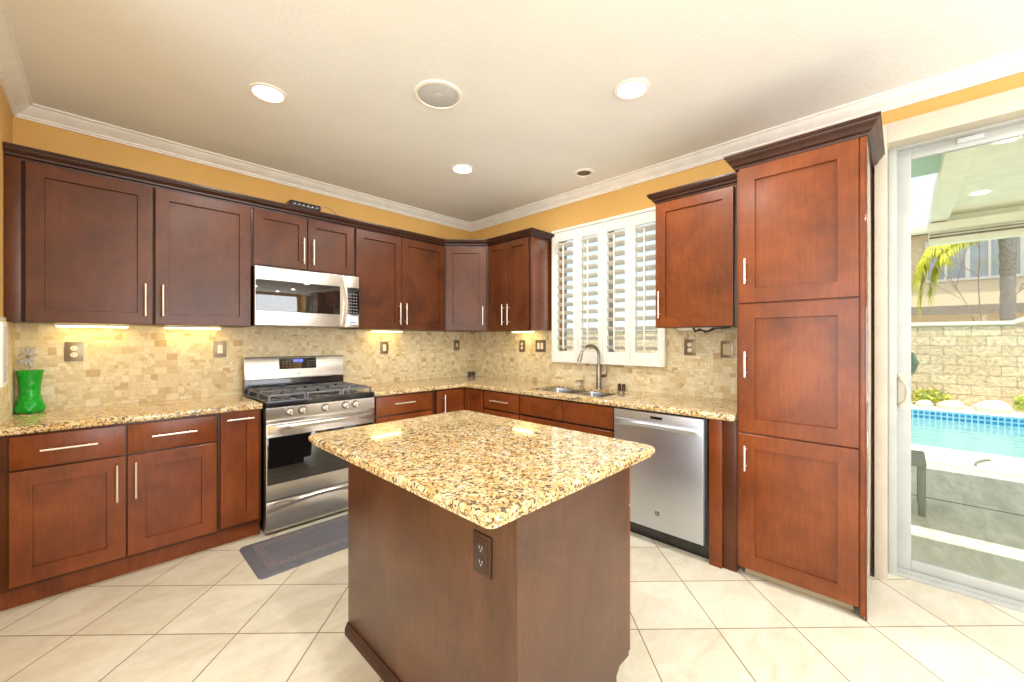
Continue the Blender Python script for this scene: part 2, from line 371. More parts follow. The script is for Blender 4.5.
def grid_slab(bm, xs, ys, keep, z0, z1, bev=0.0, bevtest=None, seg=3):
    vt = {}
    def V(i, j):
        if (i, j) not in vt: vt[(i, j)] = bm.verts.new((xs[i], ys[j], z0))
        return vt[(i, j)]
    fs = [bm.faces.new([V(i, j), V(i + 1, j), V(i + 1, j + 1), V(i, j + 1)]) for i in range(len(xs) - 1) for j in range(len(ys) - 1)
          if keep((xs[i] + xs[i + 1]) / 2, (ys[j] + ys[j + 1]) / 2)]
    r = bmesh.ops.extrude_face_region(bm, geom=fs)
    bmesh.ops.translate(bm, verts=[g for g in r['geom'] if isinstance(g, bmesh.types.BMVert)], vec=(0, 0, z1 - z0))
    bmesh.ops.recalc_face_normals(bm, faces=bm.faces[:])
    if bev:
        es = []
        for e in bm.edges:
            if len(e.link_faces) == 2 and e.calc_face_angle(0) > 0.5:
                m = (e.verts[0].co + e.verts[1].co) / 2
                if bevtest is None or bevtest(m, e): es.append(e)
        bmesh.ops.bevel(bm, geom=es, offset=bev, segments=seg, affect='EDGES', profile=0.5)
    return bm
def shaker(bm, u0, u1, w0, w1, v0, v1, X, fw=0.062, dep=0.014):
    def loop(i, v): return [bm.verts.new(X(*p)) for p in ((u0 + i, v, w0 + i), (u1 - i, v, w0 + i), (u1 - i, v, w1 - i), (u0 + i, v, w1 - i))]
    L = [loop(0, v0), loop(0, v1 - 0.002), loop(0.002, v1), loop(fw, v1), loop(fw + 0.002, v1 - dep)]
    fs = [bm.faces.new(L[0][::-1]), bm.faces.new(L[-1])]
    for a, b in zip(L, L[1:]): fs += [bm.faces.new([a[i], a[(i + 1) % 4], b[(i + 1) % 4], b[i]]) for i in range(4)]
    bmesh.ops.recalc_face_normals(bm, faces=fs); return bm

def obj(name, bm, mat, parent=None, smooth=True, origin=None):
    me = bpy.data.meshes.new(name)
    co = [v.co for v in bm.verts]
    if origin is None and parent is None:
        origin = Vector(((min(c.x for c in co) + max(c.x for c in co)) / 2, (min(c.y for c in co) + max(c.y for c in co)) / 2, min(c.z for c in co)))
    if parent is not None:
        origin = Vector(parent['_w'])
    origin = Vector(origin)
    bmesh.ops.translate(bm, verts=bm.verts[:], vec=-origin)
    bm.to_mesh(me); bm.free()
    for m in (mat if isinstance(mat, (list, tuple)) else [mat]): me.materials.append(m)
    if smooth:
        me.polygons.foreach_set('use_smooth', [True] * len(me.polygons)); me.set_sharp_from_angle(angle=math.radians(32))
    o = bpy.data.objects.new(name, me); COL.objects.link(o)
    if parent is not None: o.parent = parent
    else: o.location = origin
    o['_w'] = tuple(origin)
    return o
def thing(name, label, cat, loc, group=None):
    o = bpy.data.objects.new(name, None); COL.objects.link(o); o.location = loc; o.empty_display_size = 0.1
    o['_w'] = tuple(loc); o['label'] = label; o['category'] = cat
    if group: o['group'] = group
    return o
def tag(o, label, cat, group=None, kind=None):
    o['label'] = label; o['category'] = cat
    if group: o['group'] = group
    if kind: o['kind'] = kind
    return o
def struct(name, bm, mat, parent=None):
    o = obj(name, bm, mat, parent)
    if parent is None: o['kind'] = 'structure'
    return o

H = 2.745; XL = -3.530; CT = 0.914; UB = 1.442; UT = 2.335
# ------------------------------------------------------------------ room shell
bm = new(); box(bm, -7.6, 0.0, -7.2, 0.0, -0.12, 0.0); struct('floor', bm, M['floor'])
bm = new(); box(bm, -7.6, 0.17, -7.2, 0.15, H, H + 0.06); struct('ceiling', bm, M['ceiling'])
bm = new(); box(bm, -7.6, 0.15, 0.0, 0.15, -0.12, H); struct('wall_back', bm, M['wall'])
bm = new()   # window wall with openings for window and sliding door (boxes share edges exactly)
WT0, WT1, WZ0, WZ1 = 1.30, 2.415, 1.145, 2.395
DT0, DT1, DZ1 = 3.735, 5.60, 2.455
for a in ((0, WT0, 0, H), (WT0, WT1, 0, WZ0), (WT0, WT1, WZ1, H), (WT1, DT0, 0, H), (DT0, DT1, DZ1, H), (DT1, 7.2, 0, H)):
    box(bm, a[0], a[1], -0.15, 0, a[2] - (0.12 if a[2] == 0 else 0), a[3], XB)
struct('wall_right', bm, M['wall'])
bm = new(); box(bm, XL - 0.14, XL, -1.75, 0, 0, H); struct('wall_left', bm, M['wall'])
bm = new(); box(bm, -7.6, XL - 0.14, -1.75, -1.61, 0, H); struct('wall_left_return', bm, M['wall'])
bm = new()
for a in ((-7.6, -2.95, 0, H), (-2.95, -0.25, 0, 0.4), (-2.95, -0.25, 2.5, H), (-0.25, 0.0, 0, H)): box(bm, a[0], a[1], -7.2, -7.05, a[2], a[3])
struct('wall_rear', bm, M['wall'])
bm = new()
for a in ((-7.2, -6.25, 0, H), (-6.25, -2.15, 0, 0.15), (-6.25, -2.15, 2.55, H), (-2.15, -1.75, 0, H)): box(bm, -7.6, -7.45, a[0], a[1], a[2], a[3])
struct('wall_far_left', bm, M['wall'])
bm = new()
for k in range(5): x = -2.95 + 2.7 * k / 4; box(bm, x - 0.03, x + 0.03, -7.1, -7.04, 0.4, 2.5)
for z in (0.43, 1.1, 1.8, 2.47): box(bm, -2.95, -0.25, -7.09, -7.05, z - 0.02, z + 0.02)
struct('window_2', bm, M['white'])
# ceiling crown moulding
CP = [(0, 2.664), (0.010, 2.664), (0.012, 2.672), (0.020, 2.676), (0.022, 2.684), (0.030, 2.690), (0.050, 2.706), (0.064, 2.722), (0.070, 2.732), (0.084, 2.735), (0.084, H), (0, H)]
bm = new(); sweep(bm, [(XL, -1.75), (XL, 0), (0, 0), (0, -7.05)], CP); struct('trim_1', bm, M['white'])
# stone backsplash on three walls
bm = new(); box(bm, XL, 0, 0, 0.010, CT - 0.02, UB + 0.02, XA); struct('trim_2', bm, M['tile_back'])
bm = new()
box(bm, 0.010, 1.282, 0, 0.010, CT - 0.02, UB + 0.02, XB); box(bm, 1.282, 2.426, 0, 0.010, CT - 0.02, 1.127, XB); box(bm, 2.426, 3.08, 0, 0.010, CT - 0.02, UB + 0.02, XB)
struct('trim_3', bm, M['tile_side'])
bm = new(); box(bm, XL, XL + 0.010, -0.66, -0.010, CT - 0.02, UB + 0.02); struct('trim_4', bm, M['tile_side'])

# ------------------------------------------------------------------ window in the right wall
win = bpy.data.objects.new('window_1', None); COL.objects.link(win); win.location = (0, -1.86, 1.14); win['_w'] = (0, -1.86, 1.14); win['kind'] = 'structure'
bm = new()
for a in ((1.283, 1.302, 1.128, 2.420), (2.408, 2.425, 1.128, 2.420)): box(bm, a[0], a[1], 0, 0.055, a[2], a[3], XB, 0.003)
for a in ((1.302, 2.408, 1.128, 1.150), (1.302, 2.408, 2.395, 2.420)): box(bm, a[0], a[1], 0, 0.055, a[2], a[3], XB, 0.003)
obj('frame', bm, M['shutter'], win)
bm = new()
for a in ((1.30, 1.34, WZ0, WZ1), (2.375, 2.415, WZ0, WZ1), (1.30, 2.415, WZ0, WZ0 + 0.04), (1.30, 2.415, WZ1 - 0.04, WZ1), (1.84, 1.88, WZ0, WZ1)):
    box(bm, a[0], a[1], -0.12, -0.075, a[2], a[3], XB)
obj('sash', bm, M['vinyl'], win)
bm = new(); box(bm, 1.30, 2.415, -0.10, -0.096, WZ0, WZ1, XB); obj('pane', bm, M['glass_win'], win)
# plantation shutters: four hinged panels
PE = [1.302, 1.582, 1.853, 2.120, 2.408]
slab_names = ['leftmost shutter panel, beside the small upper cabinet', 'second shutter panel from the left, behind the faucet',
              'third shutter panel from the left, right of the faucet', 'rightmost shutter panel, partly hidden by the upper cabinet']
NL = 13
for k in range(4):
    a, b_ = PE[k] + 0.0015, PE[k + 1] - 0.0015
    sh = thing('window_shutter', 'white wooden ' + slab_names[k], 'shutter', (-0.03, -(a + b_) / 2, 1.152), 'plantation shutters over the kitchen window')
    o0, o1, z0, z1 = a + 0.046, b_ - 0.046, 1.238, 2.305
    bm = new()
    box(bm, a, o0, 0.012, 0.042, 1.152, 2.393, XB, 0.002); box(bm, o1, b_, 0.012, 0.042, 1.152, 2.393, XB, 0.002)
    box(bm, o0, o1, 0.012, 0.042, 1.152, z0, XB, 0.002); box(bm, o0, o1, 0.012, 0.042, z1, 2.393, XB, 0.002)
    obj('frame', bm, M['shutter'], sh)
    bm = new(); prof = []
    L_, T_, ang = 0.044, 0.0055, math.radians(20)
    for i in range(12):
        q = 2 * PI * i / 12; e, f_ = L_ * math.cos(q), T_ * math.sin(q)
        prof.append((0.027 + e * math.cos(ang) - f_ * math.sin(ang), e * math.sin(ang) + f_ * math.cos(ang)))
    pitch = (z1 - z0) / NL
    profile_extrude(bm, [(p, q + z0 + pitch / 2) for p, q in prof], o0 + 0.001, o1 - 0.001, XB)
    first = obj('louver', bm, M['shutter'], sh)
    for i in range(1, NL):
        c = first.copy(); COL.objects.link(c); c.parent = sh; c.location = (0, 0, i * pitch)
    bm = new(); m_ = (o0 + o1) / 2; box(bm, m_ - 0.006, m_ + 0.006, 0.068, 0.080, z0 + 0.02, z1 - 0.05, XB, 0.002)
    obj('tilt_rod', bm, M['shutter'], sh)

# ------------------------------------------------------------------ cabinet helpers
def bar(parent, X, u, v, w0, w1=None, horiz=None, mat=None, label=None):
    """bar pull: vertical from w0 to w1 at u, or horizontal from horiz[0] to horiz[1] at height w0; v = face of door"""
    bm = new(); o = 0.034; r = 0.0055
    if horiz:
        cyl(bm, X(horiz[0], v + o, w0), X(horiz[1], v + o, w0), r); s_ = (horiz[1] - horiz[0]) * 0.16
        for q in (horiz[0] + s_, horiz[1] - s_): cyl(bm, X(q, v - 0.001, w0), X(q, v + o, w0), 0.0045, 10)
    else:
        cyl(bm, X(u, v + o, w0), X(u, v + o, w1), r); s_ = (w1 - w0) * 0.16
        for q in (w0 + s_, w1 - s_): cyl(bm, X(u, v - 0.001, q), X(u, v + o, q), 0.0045, 10)
    return obj('handle', bm, M['nickel'], parent)
def door(parent, X, u0, u1, w0, w1, v0, mat, fw=0.062, th=0.020):
    bm = new(); shaker(bm, u0, u1, w0, w1, v0, v0 + th, X, fw); return obj('door', bm, mat, parent)
def drawer(parent, X, u0, u1, w0, w1, v0, mat, th=0.020, name='drawer'):
    bm = new(); box(bm, u0, u1, v0, v0 + th, w0, w1, X, 0.004); return obj(name, bm, mat, parent)

# ---- back wall, base cabinets left of the range
def base_cab(label, u0, u1, X, toe=0.555, toe_in=True, group=None, w0=0.0, depth=0.61, name='base_cabinet', mat=None):
    cx = X((u0 + u1) / 2, 0.3, 0)
    r = thing(name, label, 'cabinet', (cx[0], cx[1], 0), group)
    bm = new(); box(bm, u0, u1, 0.012, depth, 0.10, 0.873, X, 0.001); obj('body', bm, M['wood'] if mat is None else mat, r)
    bm = new(); box(bm, u0, u1, 0.05, toe, 0.0, 0.10, X); obj('toe_kick', bm, M['wood_base'], r)
    return r
r = base_cab('reddish wooden base cabinet with two drawers over two doors, left of the spice pull-out', -3.528, -2.640, XA, toe=0.575)
d1 = drawer(r, XA, -3.484, -3.069, 0.698, 0.862, 0.612, M['wood_base']); bar(d1, XA, 0, 0.632, 0.785, horiz=(-3.382, -3.179))
d2 = drawer(r, XA, -3.062, -2.652, 0.698, 0.862, 0.612, M['wood_base']); bar(d2, XA, 0, 0.632, 0.785, horiz=(-2.961, -2.754))
a = door(r, XA, -3.484, -3.069, 0.120, 0.688, 0.612, M['wood_base'], 0.075); bar(a, XA, -3.105, 0.632, 0.445, 0.650)
a = door(r, XA, -3.062, -2.650, 0.120, 0.688, 0.612, M['wood_base'], 0.075); bar(a, XA, -3.029, 0.632, 0.445, 0.650)
r = base_cab('narrow wooden pull-out cabinet with horizontal bar, between the wide base cabinet and the range', -2.639, -2.398, XA, toe=0.575)
a = door(r, XA, -2.630, -2.415, 0.128, 0.874, 0.612, M['wood_base'], 0.070); bar(a, XA, 0, 0.632, 0.824, horiz=(-2.601, -2.451))
# ---- back wall, right of the range
r = base_cab('wooden base cabinet with one wide drawer, directly right of the range', -1.592, -0.972, XA)
a = drawer(r, XA, -1.567, -1.010, 0.706, 0.862, 0.612, M['wood_base']); bar(a, XA, 0, 0.632, 0.797, horiz=(-1.41, -1.213))
a = door(r, XA, -1.567, -1.290, 0.120, 0.690, 0.612, M['wood_base']); bar(a, XA, -1.32, 0.632, 0.45, 0.65)
a = door(r, XA, -1.287, -1.010, 0.120, 0.690, 0.612, M['wood_base']); bar(a, XA, -1.255, 0.632, 0.45, 0.65)
# ---- corner base
r = thing('corner_base_cabinet', 'wooden corner base cabinet with two narrow doors meeting in the inside corner', 'cabinet', (-0.4, -0.4, 0))
bm = new(); prism(bm, [(-0.012, -0.012), (-0.97, -0.012), (-0.97, -0.61), (-0.61, -0.61), (-0.61, -0.914), (-0.012, -0.914)], 0.10, 0.873); obj('body', bm, M['wood_dark'], r)
bm = new(); prism(bm, [(-0.05, -0.05), (-0.97, -0.05), (-0.97, -0.555), (-0.555, -0.555), (-0.555, -0.914), (-0.05, -0.914)], 0.0, 0.10); obj('toe_kick', bm, M['wood_base'], r)
a = door(r, XA, -0.955, -0.634, 0.120, 0.862, 0.612, M['wood_base'], 0.058); bar(a, XA, -0.886, 0.632, 0.62, 0.823)
door(r, XB, 0.634, 0.905, 0.120, 0.862, 0.612, M['wood_base'], 0.058)
# ---- window wall bases
r = base_cab('wooden drawer cabinet under the window counter, between corner doors and sink cabinet', 0.916, 1.387, XB)
a = drawer(r, XB, 0.927, 1.382, 0.706, 0.862, 0.612, M['wood_base']); bar(a, XB, 0, 0.632, 0.786, horiz=(1.043, 1.278))
a = drawer(r, XB, 0.927, 1.382, 0.420, 0.690, 0.612, M['wood_base']); bar(a, XB, 0, 0.632, 0.56, horiz=(1.05, 1.26))
a = drawer(r, XB, 0.927, 1.382, 0.120, 0.405, 0.612, M['wood_base']); bar(a, XB, 0, 0.632, 0.27, horiz=(1.05, 1.26))
r = thing('sink_cabinet', 'wooden sink base cabinet with two plain false drawer fronts below the sink', 'cabinet', (-0.3, -1.85, 0))
bm = new()
box(bm, 1.388, 1.406, 0.012, 0.61, 0.10, 0.873, XB); box(bm, 2.292, 2.310, 0.012, 0.61, 0.10, 0.873, XB); box(bm, 1.406, 2.292, 0.012, 0.61, 0.10, 0.118, XB)
box(bm, 1.406, 2.292, 0.592, 0.61, 0.118, 0.873, XB); obj('body', bm, M['wood_dark'], r)
bm = new(); box(bm, 1.388, 2.31, 0.05, 0.555, 0, 0.10, XB); obj('toe_kick', bm, M['wood_base'], r)
drawer(r, XB, 1.394, 1.850, 0.706, 0.862, 0.612, M['wood_base'], name='false_front'); drawer(r, XB, 1.854, 2.306, 0.706, 0.862, 0.612, M['wood_base'], name='false_front')
a = door(r, XB, 1.394, 1.850, 0.120, 0.690, 0.612, M['wood_base']); bar(a, XB, 1.82, 0.632, 0.45, 0.65)
a = door(r, XB, 1.854, 2.306, 0.120, 0.690, 0.612, M['wood_base']); bar(a, XB, 1.885, 0.632, 0.45, 0.65)

# ---- wall cabinets
def wall_cab(label, u0, u1, X, w0=UB, w1=2.33, name='wall_cabinet', depth=0.33):
    c = X((u0 + u1) / 2, 0.17, w0); r = thing(name, label, 'cabinet', c)
    bm = new(); box(bm, u0, u1, 0.012, depth, w0, w1, X, 0.001); obj('body', bm, M['wood_dark'], r); return r
r = wall_cab('wide dark wooden wall cabinet with one big door, at the far left', -3.528, -2.931, XA)
bm = new(); box(bm, -3.528, -3.470, 0.33, 0.344, UB, 2.33, XA, 0.002); obj('filler_strip', bm, M['wood'], r)
a = door(r, XA, -3.455, -2.937, UB + 0.002, 2.316, 0.332, M['wood'], 0.068); bar(a, XA, -2.972, 0.352, 1.493, 1.695)
r = wall_cab('dark wooden wall cabinet with one door, next to the microwave on its left', -2.930, -2.393, XA)
a = door(r, XA, -2.924, -2.400, UB + 0.002, 2.316, 0.332, M['wood'], 0.068); bar(a, XA, -2.889, 0.352, 1.495, 1.697)
r = wall_cab('short wooden wall cabinet with two small doors, above the microwave', -2.392, -1.620, XA, 1.895)
a = door(r, XA, -2.384, -2.010, 1.905, 2.316, 0.332, M['wood'], 0.062); bar(a, XA, -2.043, 0.352, 1.945, 2.150)
a = door(r, XA, -2.004, -1.630, 1.905, 2.316, 0.332, M['wood'], 0.062); bar(a, XA, -1.970, 0.352, 1.945, 2.150)
r = wall_cab('dark wooden wall cabinet with two doors, right of the microwave', -1.619, -0.660, XA)
a = door(r, XA, -1.608, -1.164, UB + 0.002, 2.316, 0.332, M['wood'], 0.065); bar(a, XA, -1.194, 0.352, 1.49, 1.695)
a = door(r, XA, -1.158, -0.664, UB + 0.002, 2.316, 0.332, M['wood'], 0.065); bar(a, XA, -1.128, 0.352, 1.49, 1.695)
r = thing('corner_wall_cabinet', 'diagonal wooden wall cabinet with a single door, in the corner of the room', 'cabinet', (-0.3, -0.3, UB))
bm = new(); prism(bm, [(-0.012, -0.012), (-0.655, -0.012), (-0.655, -0.338), (-0.338, -0.668), (-0.012, -0.668)], UB, 2.33); obj('body', bm, M['wood_dark'], r)
P1, P2 = (-0.650, -0.346), (-0.346, -0.663); XC = XD(P1, P2); Ld = math.hypot(P2[0] - P1[0], P2[1] - P1[1])
a = door(r, XC, 0.012, Ld - 0.012, UB + 0.002, 2.316, 0.0, M['wood'], 0.068); bar(a, XC, Ld - 0.045, 0.020, 1.499, 1.695)
r = wall_cab('wooden wall cabinet with two narrow doors, just left of the shuttered window', 0.670, 1.255, XB)
a = door(r, XB, 0.676, 0.952, UB - 0.006, 2.316, 0.332, M['wood'], 0.058); bar(a, XB, 0.918, 0.352, 1.492, 1.697)
a = door(r, XB, 0.958, 1.240, UB - 0.006, 2.316, 0.332, M['wood'], 0.058); bar(a, XB, 0.992, 0.352, 1.492, 1.697)
bm = new(); box(bm, 1.255, 1.262, 0.012, 0.334, UB - 0.004, 2.33, XB, 0.001); obj('side_panel', bm, M['wood_side'], r)
CR = [(-0.01, 2.318), (0.004, 2.318), (0.006, 2.330), (0.018, 2.336), (0.020, 2.346), (0.034, 2.358), (0.040, 2.364), (0.042, 2.372), (0.047, 2.376), (0.047, 2.388), (-0.01, 2.388)]
bm = new(); sweep(bm, [(XL + 0.003, -0.335), (-0.656, -0.335), (-0.335, -0.668), (-0.335, -1.264), (-0.015, -1.264)], CR)
tag(obj('cabinet_crown', bm, M['wood_dark']), 'dark stepped crown moulding running along the tops of the wall cabinets round the corner', 'moulding')
r = wall_cab('reddish wooden wall cabinet with one door, between the window and the tall pantry', 2.484, 3.034, XB, 1.432)
a = door(r, XB, 2.488, 3.000, 1.434, 2.330, 0.332, M['wood_base'], 0.068); bar(a, XB, 2.520, 0.352, 1.50, 1.692)
bm = new(); box(bm, 2.477, 2.484, 0.012, 0.334, 1.432, 2.34, XB, 0.001); obj('side_panel', bm, M['wood_side'], r)
bm = new(); sweep(bm, [(-0.015, -2.478), (-0.335, -2.478), (-0.335, -3.034)], [(o, z + 0.018) for o, z in CR]); obj('crown', bm, M['wood_dark'], r)
# ---- pantry
r = thing('pantry_cabinet', 'tall reddish wooden pantry with three stacked doors, beside the sliding glass door', 'cabinet', (-0.3, -3.38, 0))
bm = new(); box(bm, 3.090, 3.648, 0.012, 0.61, 0.055, 2.345, XB); obj('body', bm, M['wood_base'], r)
bm = new(); box(bm, 3.12, 3.60, 0.05, 0.565, 0, 0.055, XB); obj('toe_kick', bm, M['grout_strip'], r)
bm = new(); box(bm, 3.648, 3.655, 0.012, 0.632, 0.006, 2.345, XB, 0.001); obj('side_panel', bm, M['wood_side'], r)
bm = new(); box(bm, 3.628, 3.648, 0.61, 0.631, 0.02, 2.345, XB, 0.002); obj('face_stile', bm, M['wood_base'], r)
for w0, w1, h0, h1 in ((1.552, 2.318, 1.656, 1.797), (0.822, 1.544, 1.135, 1.278), (0.055, 0.814, 0.612, 0.752)):
    a = door(r, XB, 3.104, 3.624, w0, w1, 0.612, M['wood_base'], 0.080); bar(a, XB, 3.142, 0.632, h0, h1)
PC = [(-0.01, 2.315), (0.004, 2.315), (0.006, 2.326), (0.020, 2.334), (0.024, 2.344), (0.034, 2.358), (0.042, 2.366), (0.044, 2.374), (0.050, 2.378), (0.050, 2.390), (-0.01, 2.390)]
bm = new(); sweep(bm, [(-0.40, -3.090), (-0.632, -3.090), (-0.632, -3.655), (-0.015, -3.655)], PC); obj('crown', bm, M['wood_dark'], r)
# filler panels right of the dishwasher
bm = new(); box(bm, 2.943, 3.014, 0.05, 0.630, 0.0, 0.873, XB, 0.002); tag(obj('end_panel', bm, M['wood_base']), 'bright reddish wooden end panel immediately right of the dishwasher', 'panel')
bm = new(); box(bm, 3.015, 3.088, 0.05, 0.612, 0.0, 0.873, XB, 0.002); tag(obj('end_panel', bm, M['wood']), 'recessed darker wooden filler panel against the tall pantry under the counter', 'panel')

# ------------------------------------------------------------------ worktops
bm = new(); grid_slab(bm, [XL + 0.001, -2.395], [-0.652, -0.012], lambda x, y: True, 0.874, CT, 0.012, lambda m, e: m.y < -0.64 or (m.x > -2.40 and abs(m.z - CT) < 0.01))
tag(obj('countertop', bm, M['granite']), 'polished gold speckled granite countertop left of the range, under the vase', 'countertop')
SX = (-0.545, -0.150); SY = (-2.160, -1.425)
bm = new()
grid_slab(bm, [-1.597, -0.652, SX[0], SX[1], -0.012], [-3.086, SY[0], -1.80, SY[1], -0.652, -0.012],
          lambda x, y: (y > -0.652 or x > -0.652) and not (SX[0] < x < SX[1] and SY[0] < y < SY[1]), 0.874, CT, 0.012,
          lambda m, e: (m.y < -0.64 and m.x < -0.64) or (m.y < -3.08) or (m.x < -1.59 and m.z > 0.91))
tag(obj('countertop', bm, M['granite']), 'L-shaped gold speckled granite countertop holding the sink, from range to pantry', 'countertop')
# sink
r = thing('kitchen_sink', 'stainless double-bowl sink set under the granite by the window', 'sink', (-0.35, -1.79, 0.70))
def bowl(y0, y1):
    bm = new(); e = 0.0
    rings = []
    def ring(x0, x1, ya, yb, z, rad, n=6):
        pts = []
        for cx, cy, a0 in ((x1 - rad, yb - rad, 0), (x0 + rad, yb - rad, 90), (x0 + rad, ya + rad, 180), (x1 - rad, ya + rad, 270)):
            for k in range(n + 1): q = math.radians(a0 + 90 * k / n); pts.append(bm.verts.new((cx + rad * math.cos(q), cy + rad * math.sin(q), z)))
        return pts
    x0, x1 = SX
    R = [ring(x0 + 0.0015, x1 - 0.0015, y0, y1, 0.893, 0.012), ring(x0 + 0.003, x1 - 0.003, y0 + 0.003, y1 - 0.003, 0.870, 0.02), ring(x0 + 0.006, x1 - 0.006, y0 + 0.006, y1 - 0.006, 0.74, 0.06), ring(x0 + 0.03, x1 - 0.03, y0 + 0.03, y1 - 0.03, 0.70, 0.05)]
    for a_, b__ in zip(R, R[1:]):
        n = len(a_)
        for i in range(n): bm.faces.new([a_[i], a_[(i + 1) % n], b__[(i + 1) % n], b__[i]])
    bm.faces.new(R[-1]); bmesh.ops.recalc_face_normals(bm, faces=bm.faces[:])
    bmesh.ops.reverse_faces(bm, faces=bm.faces[:]); return bm
obj('bowl', bowl(-1.785, SY[1] - 0.0015), M['steel_sink'], r); obj('bowl', bowl(SY[0] + 0.0015, -1.80), M['steel_sink'], r)
bm = new(); box(bm, SX[0] + 0.002, SX[1] - 0.002, -1.80, -1.785, 0.72, 0.8935, XW, 0.003); obj('divider', bm, M['steel_sink'], r)
for yc in (-1.60, -1.98):
    bm = new(); lathe(bm, [(0.045, 0.0), (0.045, 0.004), (0.032, 0.004), (0.030, -0.002), (0.005, -0.002)], (-0.34, yc, 0.701), 24); obj('drain', bm, M['steel'], r)
# faucet
FX, FY = -0.075, -1.835
r = thing('kitchen_faucet', 'brushed nickel gooseneck faucet with pull-down spout behind the sink', 'faucet', (FX, FY, CT))
bm = new(); lathe(bm, [(0.029, 0), (0.029, 0.008), (0.024, 0.012), (0.022, 0.10), (0.020, 0.20), (0.016, 0.215)], (FX, FY, CT), 24); obj('base', bm, M['faucet'], r)
dx, dy = -0.93, 0.37; R_ = 0.092; zc = 1.205
pts = [(FX, FY, 1.12)] + [(FX, FY, 1.17)]
for k in range(13):
    q = PI * (1 - k / 12 * 0.92); u_ = R_ + R_ * math.cos(q); pts.append((FX + dx * u_, FY + dy * u_, zc + R_ * math.sin(q)))
bm = new(); tube(bm, pts, 0.0125, 14); obj('spout', bm, M['faucet'], r)
p = Vector(pts[-1]); q_ = p + (Vector(pts[-1]) - Vector(pts[-2])).normalized() * 0.075
bm = new(); cyl(bm, p, q_, 0.0145, 18, 0.0185); cyl(bm, q_, q_ + (q_ - p).normalized() * 0.004, 0.015, 18); obj('spray_head', bm, M['faucet'], r)
bm = new(); cyl(bm, (FX, FY - 0.015, 1.025), (FX, FY - 0.062, 1.030), 0.014, 14); tube(bm, [(FX, FY - 0.055, 1.030), (FX - 0.004, FY - 0.075, 1.035), (FX - 0.006, FY - 0.082, 1.06), (FX - 0.008, FY - 0.084, 1.115)], [0.010, 0.009, 0.007, 0.006], 10); obj('lever', bm, M['faucet'], r)
r = thing('soap_dispenser', 'small nickel soap pump on the granite, left of the faucet', 'soap dispenser', (-0.09, -1.665, CT))
bm = new(); lathe(bm, [(0.020, 0), (0.020, 0.006), (0.012, 0.010), (0.011, 0.035), (0.016, 0.040), (0.016, 0.062), (0.010, 0.066)], (-0.09, -1.665, CT), 20); obj('base', bm, M['faucet'], r)
bm = new(); tube(bm, [(-0.09, -1.665, CT + 0.055), (-0.125, -1.648, CT + 0.058), (-0.148, -1.637, CT + 0.050)], 0.006, 10); obj('nozzle', bm, M['faucet'], r)
for k, (yy, lb) in enumerate(((-2.035, 'dark metal air gap cap behind the sink, the one nearer the faucet'), (-2.075, 'dark metal air gap cap behind the sink, the one farther from the faucet'))):
    bm = new(); lathe(bm, [(0.015, 0), (0.015, 0.048), (0.012, 0.056), (0.004, 0.058)], (-0.07, yy, CT), 18)
    tag(obj('air_gap_cap', bm, M['bronze']), lb, 'air gap', 'air gap caps by the sink')
bm = new(); lathe(bm, [(0.032, 0), (0.038, 0.003), (0.043, 0.052), (0.040, 0.052), (0.034, 0.008), (0.004, 0.008)], (-0.062, -0.066, CT), 24)
tag(obj('candle_holder', bm, M['amber']), 'small dark amber glass candle holder in the back corner of the counter', 'candle holder')

# ------------------------------------------------------------------ range
r = thing('gas_range', 'stainless steel gas range with black grates and oven door', 'range', (-1.994, -0.35, 0))
RX0, RX1 = -2.383, -1.605
bm = new(); box(bm, RX0 + 0.004, RX1 - 0.004, 0.03, 0.635, 0.03, 0.905, XA, 0.003); obj('body', bm, M['black'], r)
bm = new()
for u in (RX0 + 0.05, RX1 - 0.05):
    for v in (0.08, 0.58): cyl(bm, XA(u, v, 0), XA(u, v, 0.035), 0.02)
obj('foot', bm, M['black'], r)
bm = new(); box(bm, RX0, RX1, 0.075, 0.672, 0.878, 0.922, XA, 0.006, 3); obj('cooktop', bm, M['black'], r)
bm = new(); box(bm, RX0, RX1, 0.02, 0.080, 0.922, 1.030, XA, 0.003); bg_ = obj('backguard', bm, M['black'], r)
bm = new(); profile_extrude(bm, [(0.02, 1.026), (0.105, 1.026), (0.110, 1.034), (0.088, 1.196), (0.080, 1.206), (0.02, 1.206)], RX0, RX1, XA)
bmesh.ops.bevel(bm, geom=bm.edges[:], offset=0.004, segments=2, affect='EDGES'); cp = obj('console', bm, M['steel'], r)
fv = lambda z: 0.110 - (z - 1.034) * 0.022 / 0.162
def on_console(u0, u1, z0, z1, th, mat, name, par):
    bm = new(); profile_extrude(bm, [(fv(z0) - 0.002, z0), (fv(z0) + th, z0), (fv(z1) + th, z1), (fv(z1) - 0.002, z1)], u0, u1, XA); return obj(name, bm, mat, par)
dsp = on_console(-2.141, -1.850, 1.103, 1.193, 0.0015, M['blackglass'], 'display', cp)
for k in range(4): pass
bm = new()
for i, u in enumerate((-2.030, -2.012, -1.990, -1.972)):
    z0, z1 = 1.160, 1.180; profile_extrude(bm, [(fv(z0), z0), (fv(z0) + 0.0022, z0), (fv(z1) + 0.0022, z1), (fv(z1), z1)], u, u + 0.012, XA)
obj('clock_digit', bm, M['blue_led'], cp)
bm = new()
for u in (-2.118, -2.092, -2.066, -1.925, -1.900, -1.875):
    for z in (1.122, 1.142, 1.162): profile_extrude(bm, [(fv(z), z), (fv(z) + 0.0022, z), (fv(z + 0.006) + 0.0022, z + 0.006), (fv(z + 0.006), z + 0.006)], u, u + 0.013, XA)
obj('button', bm, M['button'], cp)
